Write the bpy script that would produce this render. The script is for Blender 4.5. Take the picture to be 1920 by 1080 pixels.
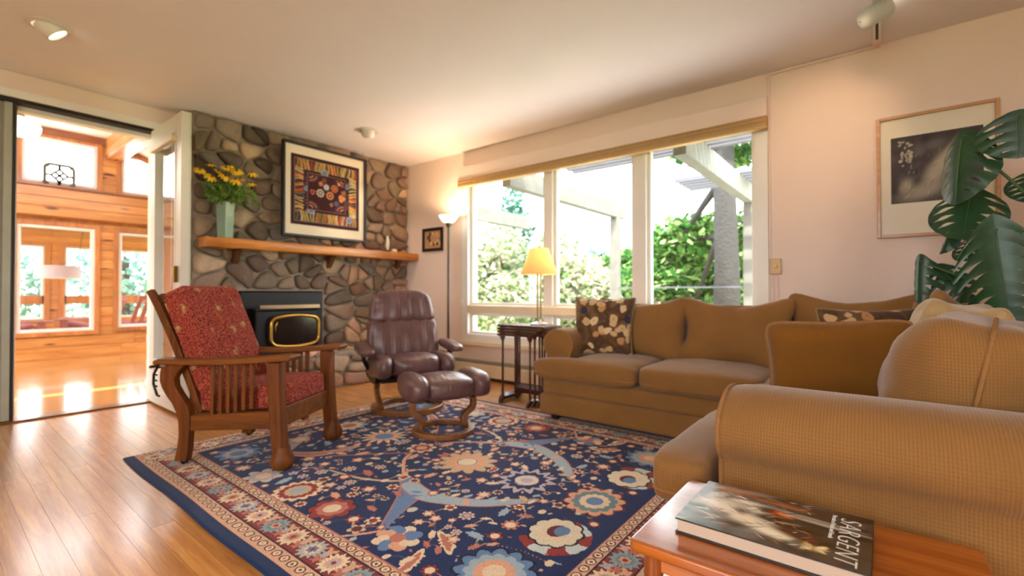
import bpy, bmesh, math, random
import numpy as np
from mathutils import Vector, Matrix, Euler, noise as mnoise

for _o in list(bpy.data.objects): bpy.data.objects.remove(_o, do_unlink=True)
SC = bpy.context.scene
COL = SC.collection
R = math.radians

# ------------------------------------------------------------------ camera
cam_d = bpy.data.cameras.new('camera'); cam = bpy.data.objects.new('camera', cam_d); COL.objects.link(cam)
cam_d.sensor_width = 36.0; cam_d.lens = 873.0/1920*36
cam.location = (0, 0, .90); cam.rotation_euler = (R(90+.65), 0, R(38.22-90))
cam_d.clip_start = .02; cam_d.clip_end = 300
cam_d.dof.use_dof = True; cam_d.dof.focus_distance = 1.22; cam_d.dof.aperture_fstop = 2.5
SC.camera = cam

# ------------------------------------------------------------------ sky, sun, exposure
world = bpy.data.worlds.new('sky'); SC.world = world; world.use_nodes = True
_n = world.node_tree.nodes; _bg = _n['Background']
_bg.inputs[0].default_value = (.90, .95, 1.0, 1); _bg.inputs[1].default_value = 6.0
sun_d = bpy.data.lights.new('sun', 'SUN'); sun = bpy.data.objects.new('sun', sun_d); COL.objects.link(sun)
sun_d.energy = 10.0; sun_d.angle = R(1.0); sun_d.color = (1, .95, .86)
sun.rotation_euler = Vector((.42, .26, -.87)).to_track_quat('-Z', 'Y').to_euler()
SC.view_settings.view_transform = 'Standard'; SC.view_settings.look = 'None'
SC.view_settings.gamma = 1.0; SC.view_settings.use_curve_mapping = False
SC.view_settings.exposure = 1.08
SC.cycles.use_denoising = True
SC.cycles.diffuse_bounces = 4; SC.cycles.max_bounces = 8; SC.cycles.transparent_max_bounces = 12
SC.cycles.caustics_reflective = False; SC.cycles.caustics_refractive = False
SC.cycles.sample_clamp_indirect = 8.0
def portal(loc, rot, sx, sy):
    d = bpy.data.lights.new('window_portal', 'AREA'); d.shape = 'RECTANGLE'; d.size = sx; d.size_y = sy
    d.cycles.is_portal = True
    o = bpy.data.objects.new('window_portal', d); COL.objects.link(o); o.location = loc; o.rotation_euler = rot
portal((3.74, 2.03, 1.3), (0, R(90), 0), 2.0, 3.1)        # the picture window
portal((-1.75, -2.66, 1.35), (R(90), 0, 0), 1.5, 2.0)
portal((-2.66, .70, 1.60), (0, R(-90), 0), 1.5, 2.1)      # unseen windows added behind the camera

XW, YS, YD, H = 3.66, 4.50, 4.74, 2.44      # window wall, stone face, doorway wall, ceiling
YP = 8.90                                   # pine wall of the sunroom

# ------------------------------------------------------------------ helpers
def lin(h):
    if isinstance(h, str):
        h = h.lstrip('#'); c = [int(h[i:i+2], 16)/255 for i in (0, 2, 4)]
    else: c = [v/255 for v in h]
    return tuple(v/12.92 if v <= .04045 else ((v+.055)/1.055)**2.4 for v in c)

class NT:
    def __init__(s, name):
        m = bpy.data.materials.new(name); m.use_nodes = True; s.m = m; s.t = m.node_tree; s.t.nodes.clear()
        s.out = s.n('ShaderNodeOutputMaterial')
    def n(s, typ, **kw):
        nd = s.t.nodes.new(typ)
        for k, v in kw.items(): setattr(nd, k, v)
        return nd
    def l(s, a, b): s.t.links.new(a, b)
    def val(s, sock, v):
        if hasattr(v, 'links') or isinstance(v, bpy.types.NodeSocket): s.l(v, sock)
        else: sock.default_value = v
    def coord(s, kind='Object', scale=(1, 1, 1), rot=(0, 0, 0)):
        tc = s.n('ShaderNodeTexCoord'); mp = s.n('ShaderNodeMapping')
        mp.inputs['Scale'].default_value = scale; mp.inputs['Rotation'].default_value = rot
        s.l(tc.outputs[kind], mp.inputs[0]); return mp.outputs[0]
    def noise(s, vec, scale, detail=4, rough=.55, dist=0):
        nd = s.n('ShaderNodeTexNoise'); s.l(vec, nd.inputs['Vector'])
        nd.inputs['Scale'].default_value = scale; nd.inputs['Detail'].default_value = detail
        nd.inputs['Roughness'].default_value = rough; nd.inputs['Distortion'].default_value = dist
        return nd.outputs['Fac']
    def ramp(s, fac, stops, interp='LINEAR'):
        nd = s.n('ShaderNodeValToRGB'); s.l(fac, nd.inputs[0]); cr = nd.color_ramp; cr.interpolation = interp
        while len(cr.elements) < len(stops): cr.elements.new(.5)
        for e, (p, c) in zip(cr.elements, stops): e.position = p; e.color = (*c, 1) if len(c) == 3 else c
        return nd.outputs[0]
    def mix(s, fac, a, b, mode='MIX'):
        nd = s.n('ShaderNodeMix', data_type='RGBA', blend_type=mode)
        s.val(nd.inputs[0], fac)
        for i, v in ((6, a), (7, b)):
            if isinstance(v, (tuple, list)): nd.inputs[i].default_value = (*v, 1) if len(v) == 3 else v
            else: s.l(v, nd.inputs[i])
        return nd.outputs[2]
    def math(s, op, a, b=0.0):
        nd = s.n('ShaderNodeMath', operation=op); s.val(nd.inputs[0], a); s.val(nd.inputs[1], b); return nd.outputs[0]
    def bump(s, h, strength=.3, dist=.01, normal=None):
        nd = s.n('ShaderNodeBump'); s.l(h, nd.inputs['Height']); nd.inputs['Strength'].default_value = strength
        nd.inputs['Distance'].default_value = dist
        if normal: s.l(normal, nd.inputs['Normal'])
        return nd.outputs[0]
    def principled(s, col, rough=.5, metal=0, spec=.5, coat=0, normal=None, coat_rough=.1, sheen=0, emit=None, es=0, trans=0, sub=0):
        p = s.n('ShaderNodeBsdfPrincipled')
        if isinstance(col, (tuple, list)): p.inputs['Base Color'].default_value = (*col[:3], 1)
        else: s.l(col, p.inputs['Base Color'])
        s.val(p.inputs['Roughness'], rough); p.inputs['Metallic'].default_value = metal
        p.inputs['Specular IOR Level'].default_value = spec; p.inputs['Coat Weight'].default_value = coat
        p.inputs['Coat Roughness'].default_value = coat_rough; p.inputs['Sheen Weight'].default_value = sheen
        p.inputs['Sheen Roughness'].default_value = .4
        p.inputs['Transmission Weight'].default_value = trans
        if emit: p.inputs['Emission Color'].default_value = (*emit, 1); p.inputs['Emission Strength'].default_value = es
        if normal: s.l(normal, p.inputs['Normal'])
        s.l(p.outputs[0], s.out.inputs[0]); return p

MATS = {}
def plain(name, col, rough=.5, metal=0, spec=.5, coat=0, var=.06, vs=6, bs=0, bstr=.15, bd=.004, sheen=0, emit=None, es=0):
    if name in MATS: return MATS[name]
    col = lin(col) if isinstance(col, str) else col
    t = NT(name); v = t.coord(); f = t.noise(v, vs, 3)
    c = t.ramp(f, [(.3, tuple(x*(1-var) for x in col)), (.7, tuple(min(1, x*(1+var)) for x in col))])
    nm = t.bump(t.noise(v, bs, 4), bstr, bd) if bs else None
    t.principled(c, rough, metal, spec, coat, nm, sheen=sheen, emit=emit, es=es)
    MATS[name] = t.m; return t.m

def wood(name, dark, light, axis='y', rough=.35, coat=.3, scale=1.0, rand=.0, knots=False, gs=22, spec=.5, bstr=.08, coat_rough=.12):
    if name in MATS: return MATS[name]
    dark, light = lin(dark), lin(light)
    t = NT(name); sc = [gs*scale]*3; sc['xyz'.index(axis)] = 1.6*scale
    tc = t.n('ShaderNodeTexCoord'); mp = t.n('ShaderNodeMapping'); mp.inputs['Scale'].default_value = sc
    oi = t.n('ShaderNodeObjectInfo')
    cx = t.n('ShaderNodeCombineXYZ')
    for i in range(3): t.l(t.math('MULTIPLY', oi.outputs['Random'], 37.0+11*i), cx.inputs[i])
    t.l(tc.outputs['Object'], mp.inputs[0]); ad = t.n('ShaderNodeVectorMath', operation='ADD')
    t.l(mp.outputs[0], ad.inputs[0]); t.l(cx.outputs[0], ad.inputs[1])
    g = t.noise(ad.outputs[0], 1.0, 5, .6, .6); fine = t.noise(ad.outputs[0], 5.0, 3, .6)
    g2 = t.math('ADD', t.math('MULTIPLY', g, .75), t.math('MULTIPLY', fine, .25))
    c = t.ramp(g2, [(.32, dark), (.52, tuple((a+b)/2 for a, b in zip(dark, light))), (.68, light)])
    if rand:
        v = t.math('ADD', t.math('MULTIPLY', oi.outputs['Random'], rand*2), 1-rand)
        hv = t.n('ShaderNodeHueSaturation'); t.l(c, hv.inputs['Color']); t.l(v, hv.inputs['Value']); c = hv.outputs[0]
    if knots:
        vo = t.n('ShaderNodeTexVoronoi'); mk = t.n('ShaderNodeMapping'); s3 = [9.0]*3; s3['xyz'.index(axis)] = 2.6
        mk.inputs['Scale'].default_value = s3; t.l(tc.outputs['Object'], mk.inputs[0])
        ad2 = t.n('ShaderNodeVectorMath', operation='ADD'); t.l(mk.outputs[0], ad2.inputs[0]); t.l(cx.outputs[0], ad2.inputs[1])
        t.l(ad2.outputs[0], vo.inputs['Vector']); vo.inputs['Scale'].default_value = .8
        k = t.ramp(vo.outputs['Distance'], [(.0, (1, 1, 1)), (.10, (1, 1, 1)), (.20, (0, 0, 0))])
        c = t.mix(k, c, lin('5a2f14'))
    t.principled(c, rough, 0, spec, coat, t.bump(g2, bstr, .004), coat_rough)
    MATS[name] = t.m; return t.m

def vcol(name, rough=.6, bump=None, coat=0, sheen=0, spec=.5):
    """colour from the mesh attribute 'dye' (weaving, print)"""
    if name in MATS: return MATS[name]
    t = NT(name); a = t.n('ShaderNodeAttribute', attribute_name='dye')
    nm = None; c = a.outputs['Color']
    if bump:
        v = t.coord(); nm = t.bump(t.noise(v, bump[0], 3), bump[1], bump[2])
    t.principled(c, rough, 0, spec, coat, nm, sheen=sheen)
    MATS[name] = t.m; return t.m

def glass(name='window_glass', tint=(1, 1, 1), refl=.9, ior=1.45):
    if name in MATS: return MATS[name]
    t = NT(name); tr = t.n('ShaderNodeBsdfTransparent'); tr.inputs[0].default_value = (*tint, 1)
    gl = t.n('ShaderNodeBsdfGlossy'); gl.inputs['Roughness'].default_value = .01; gl.inputs[0].default_value = (refl, refl, refl, 1)
    lw = t.n('ShaderNodeLayerWeight'); lw.inputs[0].default_value = .5; f0 = ((ior-1)/(ior+1))**2      # Schlick, the same from both sides
    fac = t.math('ADD', t.math('MULTIPLY', t.math('POWER', lw.outputs['Facing'], 5.0), 1-f0), f0)
    mx = t.n('ShaderNodeMixShader'); t.l(fac, mx.inputs[0]); t.l(tr.outputs[0], mx.inputs[1]); t.l(gl.outputs[0], mx.inputs[2])
    t.l(mx.outputs[0], t.out.inputs[0]); MATS[name] = t.m; return t.m

class MB:
    """collects shapes; build() links them as ONE mesh object"""
    def __init__(s): s.V = []; s.F = []
    def add(s, V, F, M=None):
        o = len(s.V)
        if M is not None: V = [M @ Vector(v) for v in V]
        s.V += [tuple(v) for v in V]; s.F += [tuple(i+o for i in f) for f in F]; return s
    def box(s, x0, y0, z0, x1, y1, z1, M=None):
        x0, x1 = min(x0, x1), max(x0, x1); y0, y1 = min(y0, y1), max(y0, y1); z0, z1 = min(z0, z1), max(z0, z1)
        return s.add([(x0,y0,z0),(x1,y0,z0),(x1,y1,z0),(x0,y1,z0),(x0,y0,z1),(x1,y0,z1),(x1,y1,z1),(x0,y1,z1)],
                     [(0,3,2,1),(4,5,6,7),(0,1,5,4),(1,2,6,5),(2,3,7,6),(3,0,4,7)], M)
    def prism(s, poly, axis, a0, a1, M=None):
        """2-D polygon extruded along axis; poly is (u,v) = the two other axes in xyz order"""
        n = len(poly); V = []
        for a in (a0, a1):
            for u, v in poly:
                p = {'x': (a, u, v), 'y': (u, a, v), 'z': (u, v, a)}[axis]; V.append(p)
        F = [tuple(range(n))[::-1], tuple(range(n, 2*n))] + [(i, (i+1) % n, n+(i+1) % n, n+i) for i in range(n)]
        return s.add(V, F, M)
    def tube(s, pts, r, n=8, closed=False, M=None, cap=True, flat=None):
        """flat=(a,b): elliptical section a across, b in the frame normal"""
        pts = [Vector(p) for p in pts]; k = len(pts); rr = r if isinstance(r, (list, tuple)) else [r]*k
        up = None; V = []; F = []
        for i in range(k):
            if closed: t = (pts[(i+1) % k]-pts[i-1]).normalized()
            else: t = (pts[min(i+1, k-1)]-pts[max(i-1, 0)]).normalized()
            if up is None:
                a = Vector((0, 0, 1)) if abs(t.z) < .9 else Vector((1, 0, 0)); up = (a-t*a.dot(t)).normalized()
            else:
                u2 = up-t*up.dot(t); up = u2.normalized() if u2.length > 1e-6 else up
            b = t.cross(up); fa, fb = flat or (1, 1)
            for j in range(n):
                an = 2*math.pi*j/n; V.append(pts[i]+(b*math.cos(an)*fa+up*math.sin(an)*fb)*rr[i])
        m = k if closed else k-1
        for i in range(m):
            for j in range(n):
                a, b2 = i*n+j, i*n+(j+1) % n; c, d = ((i+1) % k)*n+(j+1) % n, ((i+1) % k)*n+j
                F.append((a, b2, c, d))
        if cap and not closed: F.append(tuple(range(n))[::-1]); F.append(tuple(range((k-1)*n, k*n)))
        return s.add(V, F, M)
    def lathe(s, prof, c=(0, 0, 0), n=24, M=None, cap=True):
        V = []; F = []; k = len(prof)
        for r, z in prof:
            for j in range(n):
                a = 2*math.pi*j/n; V.append((c[0]+r*math.cos(a), c[1]+r*math.sin(a), c[2]+z))
        for i in range(k-1):
            for j in range(n): F.append((i*n+j, i*n+(j+1) % n, (i+1)*n+(j+1) % n, (i+1)*n+j))
        if cap: F.append(tuple(range(n))[::-1]); F.append(tuple(range((k-1)*n, k*n)))
        return s.add(V, F, M)
    def bar(s, p, q, w, h, up=(0, 0, 1), M=None):
        """rectangular bar from p to q"""
        p, q = Vector(p), Vector(q); t = (q-p).normalized(); up = Vector(up); b = t.cross(up).normalized(); u = b.cross(t)
        V = [P+b*w/2*i+u*h/2*j for P in (p, q) for i, j in ((-1,-1),(1,-1),(1,1),(-1,1))]
        return s.add(V, [(0,1,2,3),(7,6,5,4),(0,4,5,1),(1,5,6,2),(2,6,7,3),(3,7,4,0)], M)
    def grid(s, fn, nu, nv, M=None, wrap=False):
        V = [fn(i/nu, j/nv) for i in range(nu+1) for j in range(nv+1)]
        F = [(i*(nv+1)+j, (i+1)*(nv+1)+j, (i+1)*(nv+1)+j+1, i*(nv+1)+j+1) for i in range(nu) for j in range(nv)]
        return s.add(V, F, M)
    def build(s, name, mat, parent=None, smooth=None, bevel=0, seg=2, sub=0, loc=None, fix=True):
        me = bpy.data.meshes.new(name); me.from_pydata(s.V, [], s.F); me.update()
        if fix:
            bm = bmesh.new(); bm.from_mesh(me); bmesh.ops.recalc_face_normals(bm, faces=bm.faces); bm.to_mesh(me); bm.free()
        o = bpy.data.objects.new(name, me); COL.objects.link(o)
        if mat: me.materials.append(mat)
        if parent: o.parent = parent
        if loc: o.location = loc
        if bevel:
            b = o.modifiers.new('bevel', 'BEVEL'); b.width = bevel; b.segments = seg; b.limit_method = 'ANGLE'; b.angle_limit = R(40); b.harden_normals = True
        if sub:
            b = o.modifiers.new('sub', 'SUBSURF'); b.levels = sub; b.render_levels = sub
        if smooth is None and bevel: smooth = 50
        if smooth is not None:
            me.polygons.foreach_set('use_smooth', [True]*len(me.polygons))
            if smooth < 180: me.set_sharp_from_angle(angle=R(smooth))
        return o

def tag(o, label=None, cat=None, group=None, kind=None):
    for k, v in (('label', label), ('category', cat), ('group', group), ('kind', kind)):
        if v: o[k] = v
    return o
def thing(name, label, cat, loc=(0, 0, 0), rotz=0, group=None):
    o = bpy.data.objects.new(name, None); COL.objects.link(o); o.location = loc; o.rotation_euler = (0, 0, rotz)
    o.empty_display_size = .1
    return tag(o, label, cat, group)
def struct(o): o['kind'] = 'structure'; return o
def copy_tree(o, parent=None, loc=None, rotz=None):
    c = o.copy(); COL.objects.link(c); c.parent = parent
    if loc is not None: c.location = loc
    if rotz is not None: c.rotation_euler = (0, 0, rotz)
    for ch in o.children: copy_tree(ch, c)
    return c

def softbox(w, d, h, n=5.0, sub=10, bulge=(0, 0, 0), wr=0.0, ws=4.0, seed=0, corner=0.0):
    """upholstered block centred on the origin: rounded box with bulged faces and wrinkles"""
    bm = bmesh.new(); bmesh.ops.create_cube(bm, size=2); bmesh.ops.subdivide_edges(bm, edges=bm.edges, cuts=sub, use_grid_fill=True)
    V = []; off = Vector((seed*7.3, seed*3.1, seed*1.7))
    for v in bm.verts:
        x, y, z = v.co; 
        k = (abs(x)**n+abs(y)**n+abs(z)**n)**(-1/n); q = Vector((x*k, y*k, z*k))
        ax, ay, az = 1-q.x*q.x, 1-q.y*q.y, 1-q.z*q.z
        ax, ay, az = max(ax, 0), max(ay, 0), max(az, 0)
        p = Vector((q.x*w/2, q.y*d/2, q.z*h/2))
        p.x += math.copysign(bulge[0]*ay*az, q.x)*abs(q.x)**2; p.y += math.copysign(bulge[1]*ax*az, q.y)*abs(q.y)**2
        p.z += math.copysign(bulge[2]*ax*ay, q.z)*abs(q.z)**2
        if corner: p *= 1+corner*((abs(q.x*q.z)+abs(q.y*q.z)+abs(q.x*q.y))/1.2)**4
        if wr:
            nv = mnoise.noise(p*ws+off)*wr + mnoise.noise(p*ws*2.7+off)*wr*.45
            p += Vector((q.x/w, q.y/d, q.z/h)).normalized()*nv
        V.append(p); 
    F = [tuple(v.index for v in f.verts) for f in bm.faces]; bm.free()
    return V, F

def pillow(w, h, t, c=.10, n=18, wr=.006, seed=0, pw=.5, rc=0.0):
    """knife-edge pillow in the xz plane, thickness along y; returns verts, faces, rim loop"""
    off = Vector((seed*5.1, seed*2.3, 0)); V = []; F = []
    def P(u, v, sd):
        x = u*w/2*(1-c*(1-v*v)**1.0*abs(u)**3); z = v*h/2*(1-c*(1-u*u)*abs(v)**3)
        x *= 1-rc*abs(v)**7; z *= 1-rc*abs(u)**7
        th = t/2*(max(0, (1-u**4)*(1-v**4)))**pw*(1-.15*(u*u+v*v)/2)
        p = Vector((x, sd*th, z)); e = min(1-abs(u), 1-abs(v))
        k = mnoise.noise(p*7+off)*wr*min(1, e*6)
        p.y += k
        return p
    idx = {}
    for sd in (-1, 1):
        for i in range(n+1):
            for j in range(n+1):
                u, v = -1+2*i/n, -1+2*j/n; rim = i in (0, n) or j in (0, n)
                key = (i, j, 0 if rim else sd)
                if key not in idx: idx[key] = len(V); V.append(P(math.sin(u*math.pi/2), math.sin(v*math.pi/2), sd))
    g = lambda i, j, sd: idx[(i, j, 0 if (i in (0, n) or j in (0, n)) else sd)]
    for sd in (-1, 1):
        for i in range(n):
            for j in range(n): F.append((g(i,j,sd), g(i+1,j,sd), g(i+1,j+1,sd), g(i,j+1,sd)))
    rim = [V[g(i,0,1)] for i in range(n)]+[V[g(n,j,1)] for j in range(n)]+[V[g(n-i,n,1)] for i in range(n)]+[V[g(0,n-j,1)] for j in range(n)]
    return V, F, rim

def frame_mb(y0, y1, z0, z1, w, x0, x1, mb=None):
    """rectangular frame lying in a plane of constant x"""
    mb = mb or MB(); mb.box(x0, y0, z0, x1, y0+w, z1); mb.box(x0, y1-w, z0, x1, y1, z1)
    mb.box(x0, y0+w, z0, x1, y1-w, z0+w); mb.box(x0, y0+w, z1-w, x1, y1-w, z1); return mb
def frame_mb_y(x0, x1, z0, z1, w, y0, y1, mb=None):
    mb = mb or MB(); mb.box(x0, y0, z0, x0+w, y1, z1); mb.box(x1-w, y0, z0, x1, y1, z1)
    mb.box(x0+w, y0, z0, x1-w, y1, z0+w); mb.box(x0+w, y0, z1-w, x1-w, y1, z1); return mb

# canvas painting for woven and printed flat things: numpy arrays that become mesh colour
class Canvas:
    def __init__(s, w, h, nx, ny, bg):
        s.w, s.h, s.nx, s.ny = w, h, nx, ny
        s.X, s.Y = np.meshgrid(np.linspace(0, w, nx), np.linspace(0, h, ny)); s.C = np.empty((ny, nx, 3)); s.C[:] = lin(bg)
    def put(s, m, col):
        c = np.array(lin(col)); s.C[m] = c
    def blend(s, a, col):
        c = np.array(lin(col)); a = np.clip(a, 0, 1)[..., None]; s.C = s.C*(1-a)+c*a
    def rect(s, x0, y0, x1, y1, col): s.put((s.X >= x0) & (s.X <= x1) & (s.Y >= y0) & (s.Y <= y1), col)
    def win(s, x, y, r):
        i0 = max(0, int((x-r)/s.w*(s.nx-1))); i1 = min(s.nx, int((x+r)/s.w*(s.nx-1))+2)
        j0 = max(0, int((y-r)/s.h*(s.ny-1))); j1 = min(s.ny, int((y+r)/s.h*(s.ny-1))+2)
        return slice(j0, max(j0, j1)), slice(i0, max(i0, i1))
    def polar(s, x, y, r, fn, col, rot=0, sx=1.0, sy=1.0):
        sl = s.win(x, y, r*1.6*max(sx, sy)); dx = s.X[sl]-x; dy = s.Y[sl]-y
        c, sn = math.cos(rot), math.sin(rot); u = (dx*c+dy*sn)/sx; v = (-dx*sn+dy*c)/sy
        rr = np.hypot(u, v); th = np.arctan2(v, u); m = rr <= r*fn(th)
        s.C[sl][m] = np.array(lin(col))
    def disc(s, x, y, r, col, rot=0, sx=1.0, sy=1.0): s.polar(x, y, r, lambda t: 1.0+0*t, col, rot, sx, sy)
    def stroke(s, pts, w, col, n=60):
        """tapered smooth stroke; pts (x,y); w = list of widths"""
        pts = np.array(pts, float); t = np.linspace(0, len(pts)-1, n*(len(pts)-1)); out = []
        for ti in t:
            i = min(int(ti), len(pts)-2); f = ti-i
            p0, p1, p2, p3 = pts[max(i-1, 0)], pts[i], pts[i+1], pts[min(i+2, len(pts)-1)]
            out.append(.5*((2*p1)+(-p0+p2)*f+(2*p0-5*p1+4*p2-p3)*f*f+(-p0+3*p1-3*p2+p3)*f**3))
        ws = np.interp(t, range(len(pts)), w) if not np.isscalar(w) else np.full(len(t), w)
        for (x, y), r in zip(out, ws): s.disc(x, y, max(r/2, .6*s.w/s.nx), col)
def canvas_mesh(cv, name, mat, P, parent=None, thick=None, flip=False):
    """P(u,v) arrays in metres -> xyz arrays; one vertex per painted point"""
    x, y, z = P(cv.X, cv.Y); V = np.stack([x, y, z], -1).reshape(-1, 3); ny, nx = cv.ny, cv.nx
    i = np.arange((ny-1)*(nx-1)); r, c = i//(nx-1), i % (nx-1); a = r*nx+c
    F = np.stack([a, a+1, a+nx+1, a+nx], -1)
    if flip: F = F[:, ::-1]
    me = bpy.data.meshes.new(name); me.vertices.add(len(V)); me.vertices.foreach_set('co', V.astype(np.float32).ravel())
    me.loops.add(F.size); me.loops.foreach_set('vertex_index', F.astype(np.int32).ravel())
    me.polygons.add(len(F)); me.polygons.foreach_set('loop_start', np.arange(0, F.size, 4, dtype=np.int32))
    me.polygons.foreach_set('loop_total', np.full(len(F), 4, dtype=np.int32)); me.update(calc_edges=True)
    at = me.attributes.new('dye', 'FLOAT_COLOR', 'POINT'); C4 = np.ones((len(V), 4), np.float32); C4[:, :3] = cv.C.reshape(-1, 3)
    at.data.foreach_set('color', C4.ravel()); me.materials.append(mat)
    me.polygons.foreach_set('use_smooth', [True]*len(me.polygons))
    o = bpy.data.objects.new(name, me); COL.objects.link(o)
    if parent: o.parent = parent
    return o
# ------------------------------------------------------------------ shell materials
m_wall = plain('wall_paint', 'e9d4c6', .75, var=.02, vs=2, bs=180, bstr=.05, bd=.002)
m_ceil = plain('ceiling_paint', 'e9e5e6', .85, var=.015, vs=2)
m_trim = plain('white_trim', 'e9e6de', .4, var=.02)
m_cream = plain('cream_trim', 'dfceb0', .45, var=.03)
m_dark = plain('black_gasket', '14110f', .5)
m_oak = wood('oak_floor', 'a5652e', 'dca058', 'y', .30, .8, 1.0, .14, gs=30, bstr=.008, coat_rough=.18)
m_oak2 = wood('oak_floor_sunroom', 'a87440', 'd6ab70', 'x', .16, .8, 1.0, 0, gs=30, bstr=.05, coat_rough=.07)
m_pine = wood('pine_boards', 'a9642b', 'd99a55', 'x', .45, .2, .8, .13, knots=True, gs=18)
m_pinez = wood('pine_trim', '98552a', 'c98443', 'z', .45, .2, .9, .1, gs=18)
m_piney = wood('pine_beam', 'a9642b', 'dca05c', 'y', .45, .2, .8, .1, knots=True, gs=18)
m_glass = glass()

# ------------------------------------------------------------------ floor: planks over a sub-floor
random.seed(4)
mb = MB(); mb.box(-2.8, -2.6, -.12, XW+.14, YD+.1, -.006)
mb.box(-2.8, -2.6, -.006, XW+.14, 1.08, 0); mb.box(-2.8, 1.08, -.006, -.36, YD+.1, 0)
floor = struct(mb.build('floor', m_oak))
pw = .0762; x = -.36
while x < XW-.005:
    y = 1.08-random.uniform(0, .7)
    x1 = min(x+pw-.0007, XW)
    while y < YD:
        y1 = y+random.uniform(.65, 1.25); a, b = max(y, 1.08), min(y1, YD)-.0007
        if b-a > .05:
            t = random.uniform(-.0003, 0)
            MB().box(x, a, -.006, x1, b, t).build('floor_plank', m_oak, floor)
        y = y1
    x += pw
mb = MB(); mb.box(-2.4, YD+.1, -.12, 4.6, YP+.12, 0); struct(mb.build('floor_sunroom', m_oak2))
# door sill strip
struct(MB().box(.30, YD-.02, 0, 1.24, YD+.10, .012).build('trim_1', wood('sill_wood', '5a3416', '8a5527', 'x', .3, .4), bevel=.004))

# ------------------------------------------------------------------ ceiling and plain walls
struct(MB().box(-2.8, -2.6, H, XW+.14, YD+.14, H+.22).build('ceiling', m_ceil))
# window wall with the opening of the picture window
WY0, WY1, WZ0, WZ1 = .60, 3.56, .38, 2.20
mb = MB(); mb.box(XW, -2.6, -.1, XW+.14, WY0, H); mb.box(XW, WY1, -.1, XW+.14, YD+.14, H)
mb.box(XW, WY0, -.1, XW+.14, WY1, WZ0); mb.box(XW, WY0, WZ1, XW+.14, WY1, H)
struct(mb.build('wall_window', m_wall))
# wall with the doorway to the sunroom
DX0, DX1, DZ = .405, 1.19, 2.25
mb = MB(); mb.box(-2.8, YD, 0, -.62, YD+.14, H); mb.box(DX1, YD, 0, XW+.14, YD+.14, H); mb.box(-.62, YD, DZ, DX1, YD+.14, H)
struct(mb.build('wall_doorway', m_wall))
# walls behind the camera, with unseen windows added to let daylight in
mb = MB(); mb.box(-2.8, -2.6, -.1, -2.66, -.35, H); mb.box(-2.8, 1.75, -.1, -2.66, YD+.14, H)
mb.box(-2.8, -.35, -.1, -2.66, 1.75, .85); mb.box(-2.8, -.35, 2.35, -2.66, 1.75, H); struct(mb.build('wall_back', m_wall))
w = struct(frame_mb(-.35, 1.75, .85, 2.35, .06, -2.78, -2.68).build('window_20', m_trim, bevel=.004))
MB().box(-2.77, .67, .91, -2.69, .73, 2.29).build('mullion', m_trim, w, bevel=.004)
for k in range(2): MB().box(-2.735, -.35+1.05*k+.03, .91, -2.73, -.35+1.05*(k+1)-.03, 2.29).build('pane', m_glass, w)
mb = MB(); mb.box(-2.8, -2.74, -.1, -2.5, -2.6, H); mb.box(-1.0, -2.74, -.1, XW+.14, -2.6, H)
mb.box(-2.5, -2.74, -.1, -1.0, -2.6, .35); mb.box(-2.5, -2.74, 2.35, -1.0, -2.6, H); struct(mb.build('wall_right', m_wall))
w = struct(frame_mb_y(-2.5, -1.0, .35, 2.35, .06, -2.72, -2.62).build('window_9', m_trim, bevel=.004))  # out-of-view window, added so daylight reaches the room
MB().box(-2.44, -2.675, .41, -1.06, -2.67, 2.29).build('pane', m_glass, w)
# soffit board over the doorway
struct(MB().box(-2.6, YD-.03, DZ+.06, 1.40, YD, H-.0).build('trim_2', m_wall, bevel=.004))
struct(MB().box(-.7, YD-.035, DZ+.012, 1.24, YD-.002, DZ+.07).build('trim_3', m_trim, bevel=.004))
struct(MB().box(-.66, YD-.02, DZ-.014, 1.20, YD+.10, DZ+.012).build('trim_4', m_dark))

# ------------------------------------------------------------------ picture window
win = struct(frame_mb(WY0, WY1, WZ0, WZ1, .085, XW-.018, XW+.135).build('window_1', m_trim))
MB().box(XW-.06, WY0-.03, WZ0-.03, XW+.02, WY1+.03, WZ0+.012).build('window_sill', m_cream, win, bevel=.006)
for a, b in ((1.488, 1.599), (2.400, 2.496)):
    MB().box(XW-.006, a, WZ0+.085, XW+.12, b, WZ1-.085).build('mullion', m_trim, win, bevel=.008)
MB().box(XW-.035, WY0+.085, .69, XW+.11, WY1-.085, .775).build('transom', m_cream, win, bevel=.012)  # cream against the white frame: lamp tint put into the colour
cells = ((.685, 1.488), (1.599, 2.400), (2.496, 3.475))
for a, b in cells:
    f = frame_mb(a-.003, b+.003, .772, WZ1-.082, .031, XW+.03, XW+.08).build('sash_frame', m_trim, win, bevel=.004)
    MB().box(XW+.052, a+.028, .803, XW+.058, b-.028, WZ1-.113).build('pane', m_glass, f)
    f = frame_mb(a-.003, b+.003, WZ0+.082, .693, .033, XW+.03, XW+.08).build('sash_frame', m_trim, win, bevel=.004)
    MB().box(XW+.052, a+.03, WZ0+.115, XW+.058, b-.03, .66).build('pane', m_glass, f)
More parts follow.
